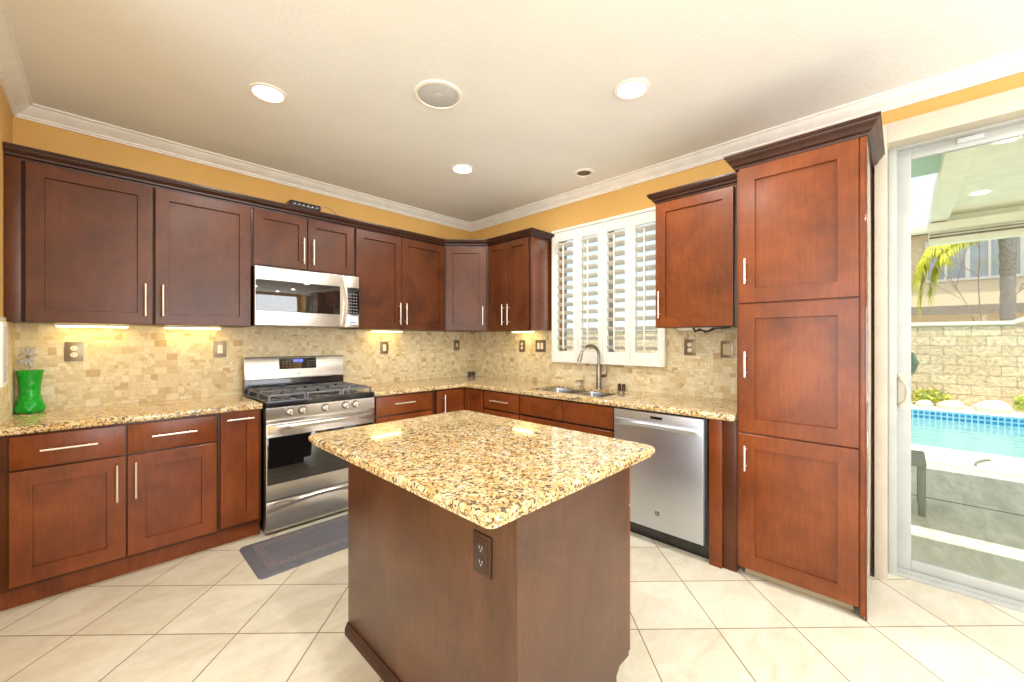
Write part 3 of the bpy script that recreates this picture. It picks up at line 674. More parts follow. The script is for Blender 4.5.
def emblem(parent, X, u, v, w, R, mat_ring, mat_in):
    bm = new(); n = 24; rr = R * 0.12
    pts = [X(u + R * math.cos(2 * PI * k / n), v, w + R * math.sin(2 * PI * k / n)) for k in range(n + 1)]
    tube(bm, pts, rr, 6)
    s = R * 0.55
    pts = [X(u + s * (k / 8 - 0.5) * 1.5, v + 0.0005, w + s * 0.55 * math.sin(k / 8 * 2 * PI)) for k in range(9)]; tube(bm, pts, rr, 6)
    pts = [X(u - s * 0.5 + 0.35 * s * math.cos(q), v + 0.0005, w + 0.6 * s * math.sin(q)) for q in [k * PI / 5 for k in range(8)]]; tube(bm, pts, rr * 0.8, 6)
    return obj('emblem', bm, mat_ring, parent)
emblem(cp, XA, -1.994, fv(1.062) + 0.001, 1.062, 0.011, M['socket_dark'], None)
bm = new(); profile_extrude(bm, [(0.60, 0.792), (0.672, 0.792), (0.676, 0.80), (0.672, 0.876), (0.60, 0.876)], RX0, RX1, XA); cpn = obj('control_panel', bm, M['steel'], r)
for u in (-2.236, -2.153, -1.994, -1.843, -1.765):
    bm = new(); lathe(bm, [(0.0285, 0.0), (0.0285, -0.004), (0.02, -0.005)], (u, -0.673, 0.839), 24, 'y'); kz = obj('knob_shade_ring', bm, M['socket_dark'], cpn)  # dark ring painted in for the shading around each knob
    bm = new(); lathe(bm, [(0.025, -0.003), (0.025, -0.006), (0.023, -0.010), (0.021, -0.034), (0.015, -0.038), (0.001, -0.038)], (u, -0.673, 0.839), 24, 'y')
    kb = obj('knob', bm, M['steel'], r); bm = new(); box(bm, u - 0.004, u + 0.004, 0.700, 0.722, 0.822, 0.856, XA, 0.002); obj('knob_grip', bm, M['nickel'], kb)
bm = new()
for u0 in (-2.36, -2.12, -1.83): box(bm, u0, u0 + 0.17, 0.655, 0.6715, 0.777, 0.783, XA)
box(bm, RX0 + 0.002, RX1 - 0.002, 0.60, 0.668, 0.766, 0.793, XA, 0.001); vt = obj('vent_strip', bm, M['steel'], r)
bm = new()
for u0 in (-2.36, -2.12, -1.83): box(bm, u0, u0 + 0.17, 0.662, 0.6695, 0.777, 0.783, XA)
obj('vent_slot', bm, M['black'], vt)
bm = new(); box(bm, RX0 + 0.002, RX1 - 0.002, 0.60, 0.665, 0.236, 0.764, XA, 0.004); od = obj('oven_door', bm, M['steel'], r)
bm = new(); box(bm, RX0 + 0.008, RX1 - 0.008, 0.66, 0.6675, 0.345, 0.672, XA, 0.002); obj('oven_window', bm, M['blackglass'], od)
def bow_handle(bm, X, u0, u1, v, wt, wb_end, wb_mid, out, n=24):
    rows = []
    for k in range(n + 1):
        s_ = k / n; u = u0 + (u1 - u0) * s_; c = math.sin(PI * s_) ** 0.6
        wb = wb_end + (wb_mid - wb_end) * math.sin(PI * s_); vv = v + 0.004 + out * c
        rows.append([bm.verts.new(X(u, a_, b__)) for a_, b__ in ((v, wt - 0.006), (v + 0.003, wt), (vv, wt - 0.004), (vv + 0.006, (wt + wb) / 2 + 0.004), (vv - 0.002, wb), (v, wb + 0.002))])
    for a_, b__ in zip(rows, rows[1:]):
        for i in range(6): bm.faces.new([a_[i], a_[(i + 1) % 6], b__[(i + 1) % 6], b__[i]])
    bm.faces.new(rows[0][::-1]); bm.faces.new(rows[-1]); bmesh.ops.recalc_face_normals(bm, faces=bm.faces[:]); return bm
bm = new(); bow_handle(bm, XA, RX0 + 0.01, RX1 - 0.01, 0.664, 0.758, 0.690, 0.722, 0.040); obj('door_handle', bm, M['steel'], od)
bm = new(); box(bm, RX0 + 0.002, RX1 - 0.002, 0.60, 0.665, 0.022, 0.230, XA, 0.004); dr = obj('storage_drawer', bm, M['steel'], r)
bm = new(); bow_handle(bm, XA, RX0 + 0.006, RX1 - 0.006, 0.663, 0.226, 0.150, 0.196, 0.010); obj('drawer_lip', bm, M['steel'], dr)
# burners and grates
for (u, v, rad) in ((-2.23, 0.20, 0.040), (-2.23, 0.52, 0.046), (-1.994, 0.36, 0.050), (-1.76, 0.20, 0.038), (-1.76, 0.52, 0.046)):
    bm = new(); lathe(bm, [(rad, 0), (rad, 0.008), (rad * 0.8, 0.010), (rad * 0.8, 0.018), (rad * 0.55, 0.021)], XA(u, v, 0.921), 24); obj('burner', bm, M['iron'], r)
for g0, g1 in ((-2.368, -2.124), (-2.120, -1.868), (-1.864, -1.620)):
    bm = new(); z0, z1 = 0.950, 0.964; v0, v1 = 0.105, 0.655; gm = (g0 + g1) / 2
    for v in (v0, 0.375, v1): box(bm, g0, g1, v - 0.006, v + 0.006, z0, z1, XA, 0.003)
    for u in (g0 + 0.006, g1 - 0.006): box(bm, u - 0.006, u + 0.006, v0, v1, z0, z1, XA, 0.003)
    for vc in (0.24, 0.52):
        for q in range(4):
            a_ = PI / 4 + q * PI / 2
            bmx = new(); L1, L2 = 0.03, 0.125
            box(bmx, L1, L2, -0.005, 0.005, z0, z1 + 0.004, XW, 0.002)
            me = bpy.data.meshes.new('t'); bmesh.ops.rotate(bmx, verts=bmx.verts[:], cent=(0, 0, 0), matrix=Matrix.Rotation(a_, 3, 'Z'))
            bmesh.ops.translate(bmx, verts=bmx.verts[:], vec=(gm, -vc, 0)); bmx.to_mesh(me); bmx.free(); bm.from_mesh(me); bpy.data.meshes.remove(me)
        box(bm, gm - 0.005, gm + 0.005, vc + 0.03, vc + 0.13 if vc > 0.3 else vc + 0.13, z0, z1, XA, 0.002); box(bm, gm - 0.005, gm + 0.005, vc - 0.13, vc - 0.03, z0, z1, XA, 0.002)
    for u in (g0 + 0.008, g1 - 0.008):
        for v in (v0, v1, 0.375): box(bm, u - 0.006, u + 0.006, v - 0.006, v + 0.006, 0.9215, z0 + 0.002, XA)
    obj('grate', bm, M['iron'], r)

# ------------------------------------------------------------------ microwave
r = thing('microwave_oven', 'stainless over-the-range microwave with dark glass window, hung above the gas range', 'microwave', (-1.999, -0.2, 1.449))
MX0, MX1, MZ0, MZ1 = -2.388, -1.611, 1.449, 1.892
bm = new(); box(bm, MX0 + 0.003, MX1 - 0.003, 0.012, 0.378, MZ0, MZ1 - 0.004, XA, 0.002); obj('body', bm, M['black'], r)
bm = new(); box(bm, MX0, -1.742, 0.379, 0.410, MZ0 + 0.004, MZ1 - 0.006, XA, 0.004); md = obj('door', bm, M['steel'], r)
bm = new(); box(bm, MX0 + 0.004, -1.772, 0.40, 0.4115, 1.556, 1.790, XA, 0.001); obj('window', bm, M['mwglass'], md)
emblem(md, XA, -2.352, 0.411, 1.836, 0.017, M['socket_dark'], None)
bm = new(); lathe(bm, [(0.008, 0), (0.008, -0.001), (0.001, -0.001)], (-2.325, -0.410, 1.505), 16, 'y'); obj('sticker', bm, M['ivory'], md)
bm = new(); box(bm, -1.740, MX1, 0.379, 0.410, MZ0 + 0.004, MZ1 - 0.006, XA, 0.004); mc = obj('control_panel', bm, M['steel'], r)
bm = new(); box(bm, -1.716, MX1 + 0.008, 0.40, 0.4115, 1.560, 1.790, XA, 0.001); obj('keypad', bm, M['blackglass'], mc)
bm = new()
for i in range(4):
    for j in range(7): box(bm, -1.707 + i * 0.022, -1.693 + i * 0.022, 0.41, 0.4122, 1.572 + j * 0.026, 1.583 + j * 0.026, XA)
obj('button', bm, M['button'], mc)
bm = new(); box(bm, -1.70, -1.622, 0.409, 0.4108, 1.478, 1.545, XA); lb = obj('energy_label', bm, M['label_white'], mc)
bm = new(); box(bm, -1.69, -1.632, 0.4105, 0.4114, 1.484, 1.498, XA); obj('label_stripe', bm, M['label_blue'], lb)
bm = new(); n = 16; rows = []
for k in range(n + 1):
    s_ = k / n; z = MZ0 + 0.008 + (MZ1 - MZ0 - 0.018) * s_; b_ = 0.030 * math.sin(PI * s_) ** 0.7; vv = 0.414 + b_; uc = -1.752 + 0.018 * math.sin(PI * s_)
    rows.append([bm.verts.new(XA(a_, c_, z)) for a_, c_ in ((uc - 0.016, 0.409), (uc - 0.016, vv), (uc - 0.008, vv + 0.008), (uc + 0.008, vv + 0.008), (uc + 0.016, vv), (uc + 0.016, 0.409 + b_ * 0.7))])
for a_, b__ in zip(rows, rows[1:]):
    for i in range(6): bm.faces.new([a_[i], a_[(i + 1) % 6], b__[(i + 1) % 6], b__[i]])
bm.faces.new(rows[0][::-1]); bm.faces.new(rows[-1]); bmesh.ops.recalc_face_normals(bm, faces=bm.faces[:]); mh = obj('handle', bm, M['steel'], md)
bm = new(); box(bm, -1.722, -1.712, 0.411, 0.4135, 1.762, 1.790, XA); obj('sticker', bm, M['label_yellow'], mc)

# ------------------------------------------------------------------ dishwasher
r = thing('dishwasher', 'stainless steel dishwasher built in below the window counter', 'dishwasher', (-0.35, -2.62, 0))
bm = new(); box(bm, 2.318, 2.936, 0.03, 0.615, 0.09, 0.868, XB); obj('body', bm, M['black'], r)
bm = new(); box(bm, 2.322, 2.934, 0.06, 0.575, 0.0, 0.10, XB); obj('toe_kick', bm, M['black'], r)
bm = new(); box(bm, 2.318, 2.918, 0.615, 0.648, 0.106, 0.864, XB, 0.004); dd = obj('door', bm, M['steel_dw'], r)
bm = new(); bow_handle(bm, XB, 2.330, 2.914, 0.646, 0.806, 0.752, 0.772, 0.030); obj('handle', bm, M['steel_dw'], dd)
bm = new(); box(bm, 2.584, 2.664, 0.646, 0.6495, 0.826, 0.843, XB, 0.001); obj('display', bm, M['blackglass'], dd)
bm = new(); box(bm, 2.618, 2.645, 0.646, 0.650, 0.202, 0.228, XB, 0.001); em = obj('emblem', bm, M['socket_dark'], dd)
emblem(em, XB, 2.6315, 0.650, 0.215, 0.009, M['nickel'], None)

# ------------------------------------------------------------------ island
r = thing('kitchen_island', 'brown wooden kitchen island base with plain panelled sides', 'island', (-2.07, -2.49, 0))
IX0, IX1, IY0, IY1 = -2.380, -1.757, -3.021, -1.955
bm = new(); grid_slab(bm, [IX0 + 0.008, IX1 - 0.095, IX1], [IY0 + 0.008, IY1], lambda x, y: True, 0.13, 0.873)
obj('body', bm, M['wood_island'], r)
bm = new(); box(bm, IX0 + 0.008, IX1 - 0.095, IY0 + 0.008, IY1, 0, 0.13); obj('plinth', bm, M['wood_island'], r)
bm = new(); box(bm, IX0, IX0 + 0.008, IY0 + 0.0, IY1, 0.001, 0.8735, XW, 0.001); obj('side_panel', bm, M['wood_island'], r)
bm = new()   # end panel with toe-kick notch
pp = [(IX0 + 0.002, 0.001), (IX1 - 0.092, 0.001), (IX1 - 0.092, 0.105), (IX1 - 0.068, 0.130), (IX1, 0.130), (IX1, 0.8735), (IX0 + 0.002, 0.8735)]
va = [bm.verts.new((x, IY0, z)) for x, z in pp]; vb = [bm.verts.new((x, IY0 + 0.008, z)) for x, z in pp]; n = len(pp)
bm.faces.new(va); bm.faces.new(vb[::-1])
for i in range(n): bm.faces.new([va[i], va[(i + 1) % n], vb[(i + 1) % n], vb[i]])
bmesh.ops.recalc_face_normals(bm, faces=bm.faces[:]); obj('end_panel', bm, M['wood_island'], r)
bm = new(); box(bm, IX0 - 0.003, IX0 + 0.010, IY0 - 0.003, IY0 + 0.012, 0.001, 0.8735, XW, 0.003, 3); obj('corner_trim', bm, M['wood_island'], r)
bm = new(); profile_extrude(bm, [(0, 0), (0.016, 0), (0.016, 0.030), (0.009, 0.042), (0.005, 0.052), (0, 0.052)], IY0 - 0.003, IY1, lambda u, v, w_: (IX0 - v, u, w_)); obj('base_molding', bm, M['wood_dark'], r)
for (a0, a1) in ((IY0 + 0.004, (IY0 + IY1) / 2 - 0.002), ((IY0 + IY1) / 2 + 0.002, IY1 - 0.004)):
    XI = lambda u, v, w_: (IX1 + v, u, w_)
    a = drawer(r, XI, a0, a1, 0.705, 0.865, 0.001, M['wood_base']); bar(a, XI, 0, 0.021, 0.785, horiz=((a0 + a1) / 2 - 0.1, (a0 + a1) / 2 + 0.1))
    a = door(r, XI, a0, a1, 0.140, 0.695, 0.001, M['wood_base']); bar(a, XI, a1 - 0.04 if a0 < -2.6 else a0 + 0.04, 0.021, 0.45, 0.65)
bm = new()   # top with rounded corners
def rrect(x0, x1, y0, y1, rad, n=8):
    pts = []
    for cx, cy, a0 in ((x1 - rad, y1 - rad, 0), (x0 + rad, y1 - rad, 90), (x0 + rad, y0 + rad, 180), (x1 - rad, y0 + rad, 270)):
        for k in range(n + 1): q = math.radians(a0 + 90 * k / n); pts.append((cx + rad * math.cos(q), cy + rad * math.sin(q)))
    return pts
TX0, TX1, TY0, TY1 = -2.522, -1.600, -3.068, -1.835
rings = []
for ins, z in ((0.014, 0.8745), (0.013, 0.884), (0.004, 0.888), (0.0, 0.899), (0.002, 0.908), (0.009, CT)):
    rings.append([bm.verts.new((x, y, z)) for x, y in rrect(TX0 + ins, TX1 - ins, TY0 + ins, TY1 - ins, 0.038 - ins)])
for a_, b__ in zip(rings, rings[1:]):
    n = len(a_)
    for i in range(n): bm.faces.new([a_[i], a_[(i + 1) % n], b__[(i + 1) % n], b__[i]])
bm.faces.new(rings[0][::-1]); bm.faces.new(rings[-1]); bmesh.ops.recalc_face_normals(bm, faces=bm.faces[:])
tag(obj('island_countertop', bm, M['granite']), 'polished gold speckled granite slab on the kitchen island', 'countertop')

# ------------------------------------------------------------------ wall plates
def plate(name, label, cat, X, u, w, wd, ht, kind, n=1, v=0.011, mp='plate', mi='ivory', group='outlets and switches on the stone backsplash'):
    c = X(u, v, w - ht / 2); r = thing(name, label, cat, c, group)
    bm = new(); box(bm, u - wd / 2, u + wd / 2, v, v + 0.006, w - ht / 2, w + ht / 2, X, 0.003)
    box(bm, u - wd / 2 + 0.014, u + wd / 2 - 0.014, v + 0.004, v + 0.008, w - ht / 2 + 0.014, w + ht / 2 - 0.014, X, 0.002); obj('cover_plate', bm, M[mp], r)
    for k in range(n):
        uc = u + (k - (n - 1) / 2) * 0.046
        if kind == 'outlet':
            for dz in (-0.021, 0.021):
                bm = new()
                pts = [(0.016 * math.cos(q) , 0.0155 * math.sin(q)) for q in [2 * PI * i / 20 for i in range(20)]]
                va = [bm.verts.new(X(uc + a_, v + 0.007, w + dz + b__)) for a_, b__ in pts]; vb = [bm.verts.new(X(uc + a_, v + 0.0095, w + dz + b__)) for a_, b__ in pts]
                bm.faces.new(va); bm.faces.new(vb[::-1]); [bm.faces.new([va[i], va[(i + 1) % 20], vb[(i + 1) % 20], vb[i]]) for i in range(20)]
                bmesh.ops.recalc_face_normals(bm, faces=bm.faces[:]); so = obj('socket', bm, M[mi], r)
                bm = new(); box(bm, uc - 0.007, uc - 0.005, v + 0.009, v + 0.0102, w + dz - 0.003, w + dz + 0.006, X); box(bm, uc + 0.005, uc + 0.007, v + 0.009, v + 0.0102, w + dz - 0.003, w + dz + 0.006, X)
                box(bm, uc - 0.002, uc + 0.002, v + 0.009, v + 0.0102, w + dz - 0.010, w + dz - 0.006, X); obj('slot', bm, M['socket_dark'] if mi != 'socket_dark' else M['nickel'], so)
        elif kind == 'rocker':
            bm = new(); profile_extrude(bm, [(v + 0.006, w - 0.032), (v + 0.013, w - 0.032), (v + 0.009, w + 0.032), (v + 0.006, w + 0.032)], uc - 0.0155, uc + 0.0155, X); obj('rocker', bm, M[mi], r)
        elif kind == 'toggle':
            bm = new(); box(bm, uc - 0.007, uc + 0.007, v + 0.006, v + 0.009, w - 0.020, w + 0.020, X); box(bm, uc - 0.004, uc + 0.004, v + 0.006, v + 0.022, w - 0.002, w + 0.010, X, 0.001); obj('toggle', bm, M[mi], r)
        elif kind == 'blank':
            bm = new(); box(bm, uc - wd * 0.30, uc + wd * 0.30, v + 0.006, v + 0.0105, w - ht * 0.32, w + ht * 0.32, X, 0.002); obj('insert', bm, M[mi], r)
    return r
plate('wall_outlet', 'pewter outlet plate with two ivory sockets, on the backsplash by the green vase', 'outlet', XA, -3.285, 1.270, 0.082, 0.122, 'outlet')
plate('light_switch', 'pewter plate with one rocker switch, on the backsplash left of the range', 'light switch', XA, -2.527, 1.274, 0.080, 0.122, 'rocker')
plate('light_switch', 'pewter plate with one white rocker switch, on the backsplash right of the range', 'light switch', XA, -1.164, 1.268, 0.088, 0.122, 'rocker')
plate('wall_outlet', 'pewter plate on the back wall close to the room corner, behind the candle holder', 'outlet', XA, -0.245, 1.285, 0.085, 0.120, 'toggle')
plate('wall_outlet', 'narrow pewter outlet plate under the wall cabinet left of the window', 'outlet', XB, 0.850, 1.282, 0.080, 0.125, 'outlet')
plate('light_switch', 'double pewter switch plate with two rockers, left of the window', 'light switch', XB, 1.107, 1.284, 0.135, 0.125, 'rocker', 2)
plate('wall_outlet', 'pewter outlet plate on the stone right of the window', 'outlet', XB, 2.603, 1.287, 0.086, 0.120, 'outlet')
plate('light_switch', 'pewter plate with a blank almond insert, on the stone nearest the pantry', 'light switch', XB, 2.865, 1.275, 0.085, 0.122, 'blank', mi='almond')
XIs = lambda u, v, w_: (IX0 - v, -u, w_)
plate('island_outlet', 'dark bronze outlet plate on the left side of the kitchen island', 'outlet', XIs, 2.882, 0.706, 0.080, 0.122, 'outlet', v=0.0003, mp='bronze', mi='socket_dark', group=None)
r = thing('wall_panel', 'tall narrow grey panel in a white frame, on the left wall behind the vase', 'panel', (XL + 0.012, -0.49, 1.10))
XLw = lambda u, v, w_: (XL + 0.0105 + v, -u, w_)
bm = new(); box(bm, 0.412, 0.57, 0, 0.010, 1.105, 1.435, XLw, 0.003); obj('frame', bm, M['white'], r)
bm = new(); box(bm, 0.437, 0.545, 0.006, 0.0112, 1.13, 1.41, XLw, 0.001); obj('insert', bm, M['grille'], r)

# ------------------------------------------------------------------ under-cabinet lights
def under_light(label, X, u0, u1, v, zt, on_=True):
    c = X((u0 + u1) / 2, v, zt - 0.016); r = thing('under_cabinet_light', label, 'light', c, 'light bars below the wall cabinets')
    bm = new(); box(bm, u0, u1, v - 0.03, v + 0.03, zt - 0.012, zt - 0.0005, X, 0.002); obj('housing', bm, M['white'], r)
    bm = new(); box(bm, u0 + 0.01, u1 - 0.01, v - 0.024, v + 0.024, zt - 0.019, zt - 0.011, X, 0.002); obj('diffuser', bm, M['strip'] if on_ else M['ivory'], r)
under_light('glowing light bar under the wall cabinet at the far left', XA, -3.365, -3.033, 0.10, UB)
under_light('glowing light bar under the wall cabinet left of the microwave', XA, -2.866, -2.535, 0.10, UB)
under_light('glowing light bar under the wall cabinet right of the microwave', XA, -1.345, -1.020, 0.10, UB)
under_light('glowing light bar under the wall cabinet left of the window', XB, 0.800, 1.080, 0.10, UB)
under_light('unlit light bar under the wall cabinet right of the window', XB, 2.59, 2.90, 0.20, 1.432, False)
bm = new(); tube(bm, [XB(2.72, 0.27, 1.427), XB(2.74, 0.28, 1.405), XB(2.78, 0.29, 1.412), XB(2.82, 0.28, 1.400), XB(2.87, 0.28, 1.420), XB(2.93, 0.27, 1.424), XB(2.96, 0.26, 1.428)], 0.006, 8)
tube(bm, [XB(2.73, 0.27, 1.40), XB(2.77, 0.28, 1.420), XB(2.80, 0.27, 1.395), XB(2.86, 0.27, 1.428)], 0.005, 8)
tag(obj('light_cable', bm, M['cord']), 'tangled black cable hanging below the wall cabinet beside the pantry', 'cable')

# ------------------------------------------------------------------ vase with glass flower, router
VX, VY = -3.458, -0.085
bm = new(); lathe(bm, [(0.045, 0.0), (0.056, 0.006), (0.063, 0.022), (0.060, 0.045), (0.050, 0.074), (0.042, 0.110), (0.042, 0.150), (0.047, 0.195), (0.056, 0.250), (0.053, 0.250), (0.044, 0.195), (0.039, 0.150), (0.039, 0.110), (0.046, 0.074), (0.055, 0.045), (0.050, 0.020), (0.004, 0.014)], (VX, VY, CT), 40)
tag(obj('green_vase', bm, M['green']), 'green textured glass vase with flared rim on the left end of the counter', 'vase')
r = thing('glass_flower', 'clear crystal flower ornament on a stem standing in the green vase', 'ornament', (VX, VY, CT + 0.02))
bm = new(); tube(bm, [(VX, VY, CT + 0.016), (VX + 0.003, VY, CT + 0.2), (VX - 0.004, VY - 0.01, 1.243)], 0.003, 8); obj('stem', bm, M['crystal'], r)
bm = new(); cc = Vector((VX - 0.006, VY - 0.014, 1.246))
for k in range(9):
    q = 2 * PI * k / 9 + 0.2; rr = 0.074 if k % 2 else 0.060
    d = Vector((math.cos(q) * 0.72, -0.15, math.sin(q))) ; d.x = math.cos(q) * 0.62
    p0 = cc + d * 0.012; p1 = cc + d * rr
    tube(bm, [p0, p0.lerp(p1, 0.35), p0.lerp(p1, 0.7), p1], [0.003, 0.008, 0.010, 0.002], 8)
obj('petal', bm, M['crystal'], r)
bm = new(); bmesh.ops.create_uvsphere(bm, u_segments=12, v_segments=8, radius=0.010); bmesh.ops.translate(bm, verts=bm.verts[:], vec=cc + Vector((0, -0.012, 0))); obj('center', bm, M['plate'], r)
r = thing('network_router', 'flat black router lying on top of the wall cabinet above the microwave', 'router', (-2.03, -0.30, 2.3885))
bm = new(); box(bm, -2.150, -1.915, 0.22, 0.385, 2.3885, 2.432, XA, 0.012, 3); obj('case', bm, M['black'], r)
bm = new()
for k in range(6): box(bm, -2.12 + k * 0.033, -2.108 + k * 0.033, 0.380, 0.3865, 2.405, 2.411, XA)
obj('indicator', bm, M['grille'], r)
bm = new(); tube(bm, [XA(-1.912, 0.33, 2.41), XA(-1.89, 0.33, 2.435), XA(-1.86, 0.33, 2.448), XA(-1.82, 0.33, 2.443), XA(-1.77, 0.32, 2.415), XA(-1.71, 0.31, 2.37), XA(-1.69, 0.30, 2.337)], 0.0035, 8)
tag(obj('router_cable', bm, M['twig']), 'thin tan cable looping from the router over the cabinet top', 'cable')

# ------------------------------------------------------------------ mat
r = thing('kitchen_mat', 'grey rubber floor mat with embossed border in front of the range', 'mat', (-2.1, -0.97, 0))
bm = new(); m0, m1, n0, n1 = -2.552, -1.72, -1.205, -0.715
pr_ = [(0.0, 0.0005), (0.004, 0.008), (0.045, 0.019)]
R = [[bm.verts.new((x, y, z)) for x, y in rrect(m0 + i, m1 - i, n0 + i, n1 - i, 0.03)] for i, z in pr_]
for a_, b__ in zip(R, R[1:]):
    n = len(a_)
    for i in range(n): bm.faces.new([a_[i], a_[(i + 1) % n], b__[(i + 1) % n], b__[i]])
bm.faces.new(R[0][::-1]); bm.faces.new(R[-1]); bmesh.ops.recalc_face_normals(bm, faces=bm.faces[:]); obj('pad', bm, M['rubber'], r)
bm = new()
def strip(x0, x1, y0, y1): box(bm, x0, x1, y0, y1, 0.0185, 0.0205, XW, 0.001)
strip(m0 + 0.06, m1 - 0.06, n0 + 0.06, n0 + 0.115); strip(m0 + 0.06, m1 - 0.06, n1 - 0.115, n1 - 0.06); strip(m0 + 0.06, m0 + 0.115, n0 + 0.115, n1 - 0.115); strip(m1 - 0.115, m1 - 0.06, n0 + 0.115, n1 - 0.115)
obj('border', bm, M['rubber_b'], r)

# ------------------------------------------------------------------ ceiling fixtures
def can(label, x, y, on_=True):
    r = thing('recessed_light', label, 'ceiling light', (x, y, H), 'recessed ceiling lights')
    bm = new(); lathe(bm, [(0.098, -0.001), (0.096, -0.006), (0.078, -0.008), (0.072, -0.002), (0.072, -0.0005)], (x, y, H), 36); obj('trim_ring', bm, M['white'], r)
    bm = new(); lathe(bm, [(0.071, -0.001), (0.071, -0.004), (0.05, -0.006), (0.002, -0.007)], (x, y, H), 32); obj('lens', bm, M['bulb'], r)
    light('recessed_or_fill_lamp', 'AREA', (x, y, H - 0.012), 12, (1.0, 0.965, 0.92), (0, 0, 0), 0.13, shape='DISK')
can('lit recessed ceiling light at upper left, over the counter aisle by the range', -2.505, -1.19)
can('lit recessed ceiling light farthest back, nearest the room corner', -1.10, -1.19)
can('lit recessed ceiling light at upper right, above the dishwasher side', -1.10, -2.69)
for x, y in ((-2.5, -2.75), (-1.1, -4.3), (-2.5, -4.3), (-1.5, -5.9), (-5.0, -3.5), (-5.0, -5.5)):  # fill lamps added out of view to brighten the room, without fixtures
    light('recessed_or_fill_lamp', 'AREA', (x, y, H - 0.012), 12, (1.0, 0.965, 0.92), (0, 0, 0), 0.13, shape='DISK')
r = thing('ceiling_speaker', 'round pale grey ceiling speaker in a white ring, centre of the ceiling', 'speaker', (-1.821, -1.870, H))
bm = new(); lathe(bm, [(0.138, -0.001), (0.136, -0.008), (0.120, -0.010), (0.116, -0.004), (0.116, -0.001)], (-1.821, -1.870, H), 44); obj('rim', bm, M['white'], r)
bm = new(); lathe(bm, [(0.117, -0.003), (0.112, -0.006), (0.03, -0.007), (0.002, -0.007)], (-1.821, -1.870, H), 40); gr = obj('grille', bm, M['grille'], r)
bm = new(); lathe(bm, [(0.026, -0.006), (0.026, -0.009), (0.018, -0.011), (0.002, -0.012)], (-1.821, -1.870, H), 24); obj('tweeter', bm, M['plate'] if False else M['grille'], gr)
r = thing('ceiling_downlight', 'small unlit round downlight with dark centre, in the ceiling above the sink', 'ceiling light', (-0.345, -1.862, H))
bm = new(); lathe(bm, [(0.086, -0.001), (0.084, -0.006), (0.064, -0.010), (0.058, -0.004), (0.058, -0.001)], (-0.345, -1.862, H), 32); obj('trim_ring', bm, M['white'], r)
bm = new(); lathe(bm, [(0.059, -0.002), (0.05, -0.005), (0.002, -0.006)], (-0.345, -1.862, H), 28); obj('lens', bm, M['dark_grille'], r)

# ------------------------------------------------------------------ sliding door
bm = new()   # cream surround standing proud of the wall
box(bm, 3.661, 3.714, 0.001, 0.122, 0.0, 2.545, XB, 0.002)
box(bm, 3.714, 5.66, 0.001, 0.122, 2.437, 2.545, XB, 0.002); box(bm, 5.626, 5.66, 0.001, 0.122, 0, 2.437, XB, 0.002)
struct('trim_5', bm, M['cream'])
dr_ = bpy.data.objects.new('door_1', None); COL.objects.link(dr_); dr_.location = (0, -4.6, 0); dr_['_w'] = (0, -4.6, 0); dr_['kind'] = 'structure'
bm = new()
for a in ((3.716, 3.748, 0.0, 2.455), (5.59, 5.625, 0.0, 2.455)): box(bm, a[0], a[1], -0.14, 0.012, a[2], a[3], XB, 0.002)
box(bm, 3.748, 5.59, -0.14, 0.012, 2.425, 2.455, XB, 0.002)
box(bm, 3.742, 3.752, 0.0, 0.006, 0.0, 2.44, XB, 0.001)
obj('frame', bm, M['vinyl'], dr_)
bm = new(); box(bm, 3.72, 5.59, -0.14, 0.010, 0.0, 0.022, XB, 0.002); box(bm, 3.75, 5.59, -0.032, -0.026, 0.022, 0.036, XB); obj('threshold', bm, M['vinyl'], dr_)
def sash(t0, t1, v0, v1, name):
    bm = new()
    box(bm, t0, t0 + 0.062, v0, v1, 0.030, 2.430, XB, 0.003); box(bm, t1 - 0.062, t1, v0, v1, 0.030, 2.430, XB, 0.003)
    box(bm, t0 + 0.062, t1 - 0.062, v0, v1, 0.030, 0.092, XB, 0.003); box(bm, t0 + 0.062, t1 - 0.062, v0, v1, 2.370, 2.430, XB, 0.003)
    s_ = obj(name, bm, M['vinyl'], dr_)
    bm = new(); vm = (v0 + v1) / 2; box(bm, t0 + 0.058, t1 - 0.058, vm - 0.003, vm + 0.003, 0.088, 2.374, XB); obj('pane', bm, M['glass_door'], s_); return s_
s1 = sash(3.748, 4.70, -0.075, -0.040, 'sliding_panel'); sash(4.64, 5.59, -0.125, -0.090, 'fixed_panel')
bm = new()
tube(bm, [XB(3.764, -0.042, 1.125), XB(3.768, 0.000, 1.120), XB(3.790, 0.012, 1.090), XB(3.797, 0.014, 1.05), XB(3.790, 0.012, 1.003), XB(3.768, 0.000, 0.973), XB(3.764, -0.042, 0.968)], 0.010, 12)
box(bm, 3.755, 3.782, -0.041, -0.034, 0.945, 1.150, XB, 0.003); obj('handle', bm, M['cream'], s1)
bm = new(); box(bm, 3.985, 4.080, -0.041, -0.030, 2.395, 2.422, XB, 0.002); obj('alarm_sensor', bm, M['grille'], s1)
bm = new(); box(bm, 4.02, 4.065, -0.040, -0.008, 2.426, 2.437, XB, 0.002); obj('alarm_magnet', bm, M['plate'], s1)

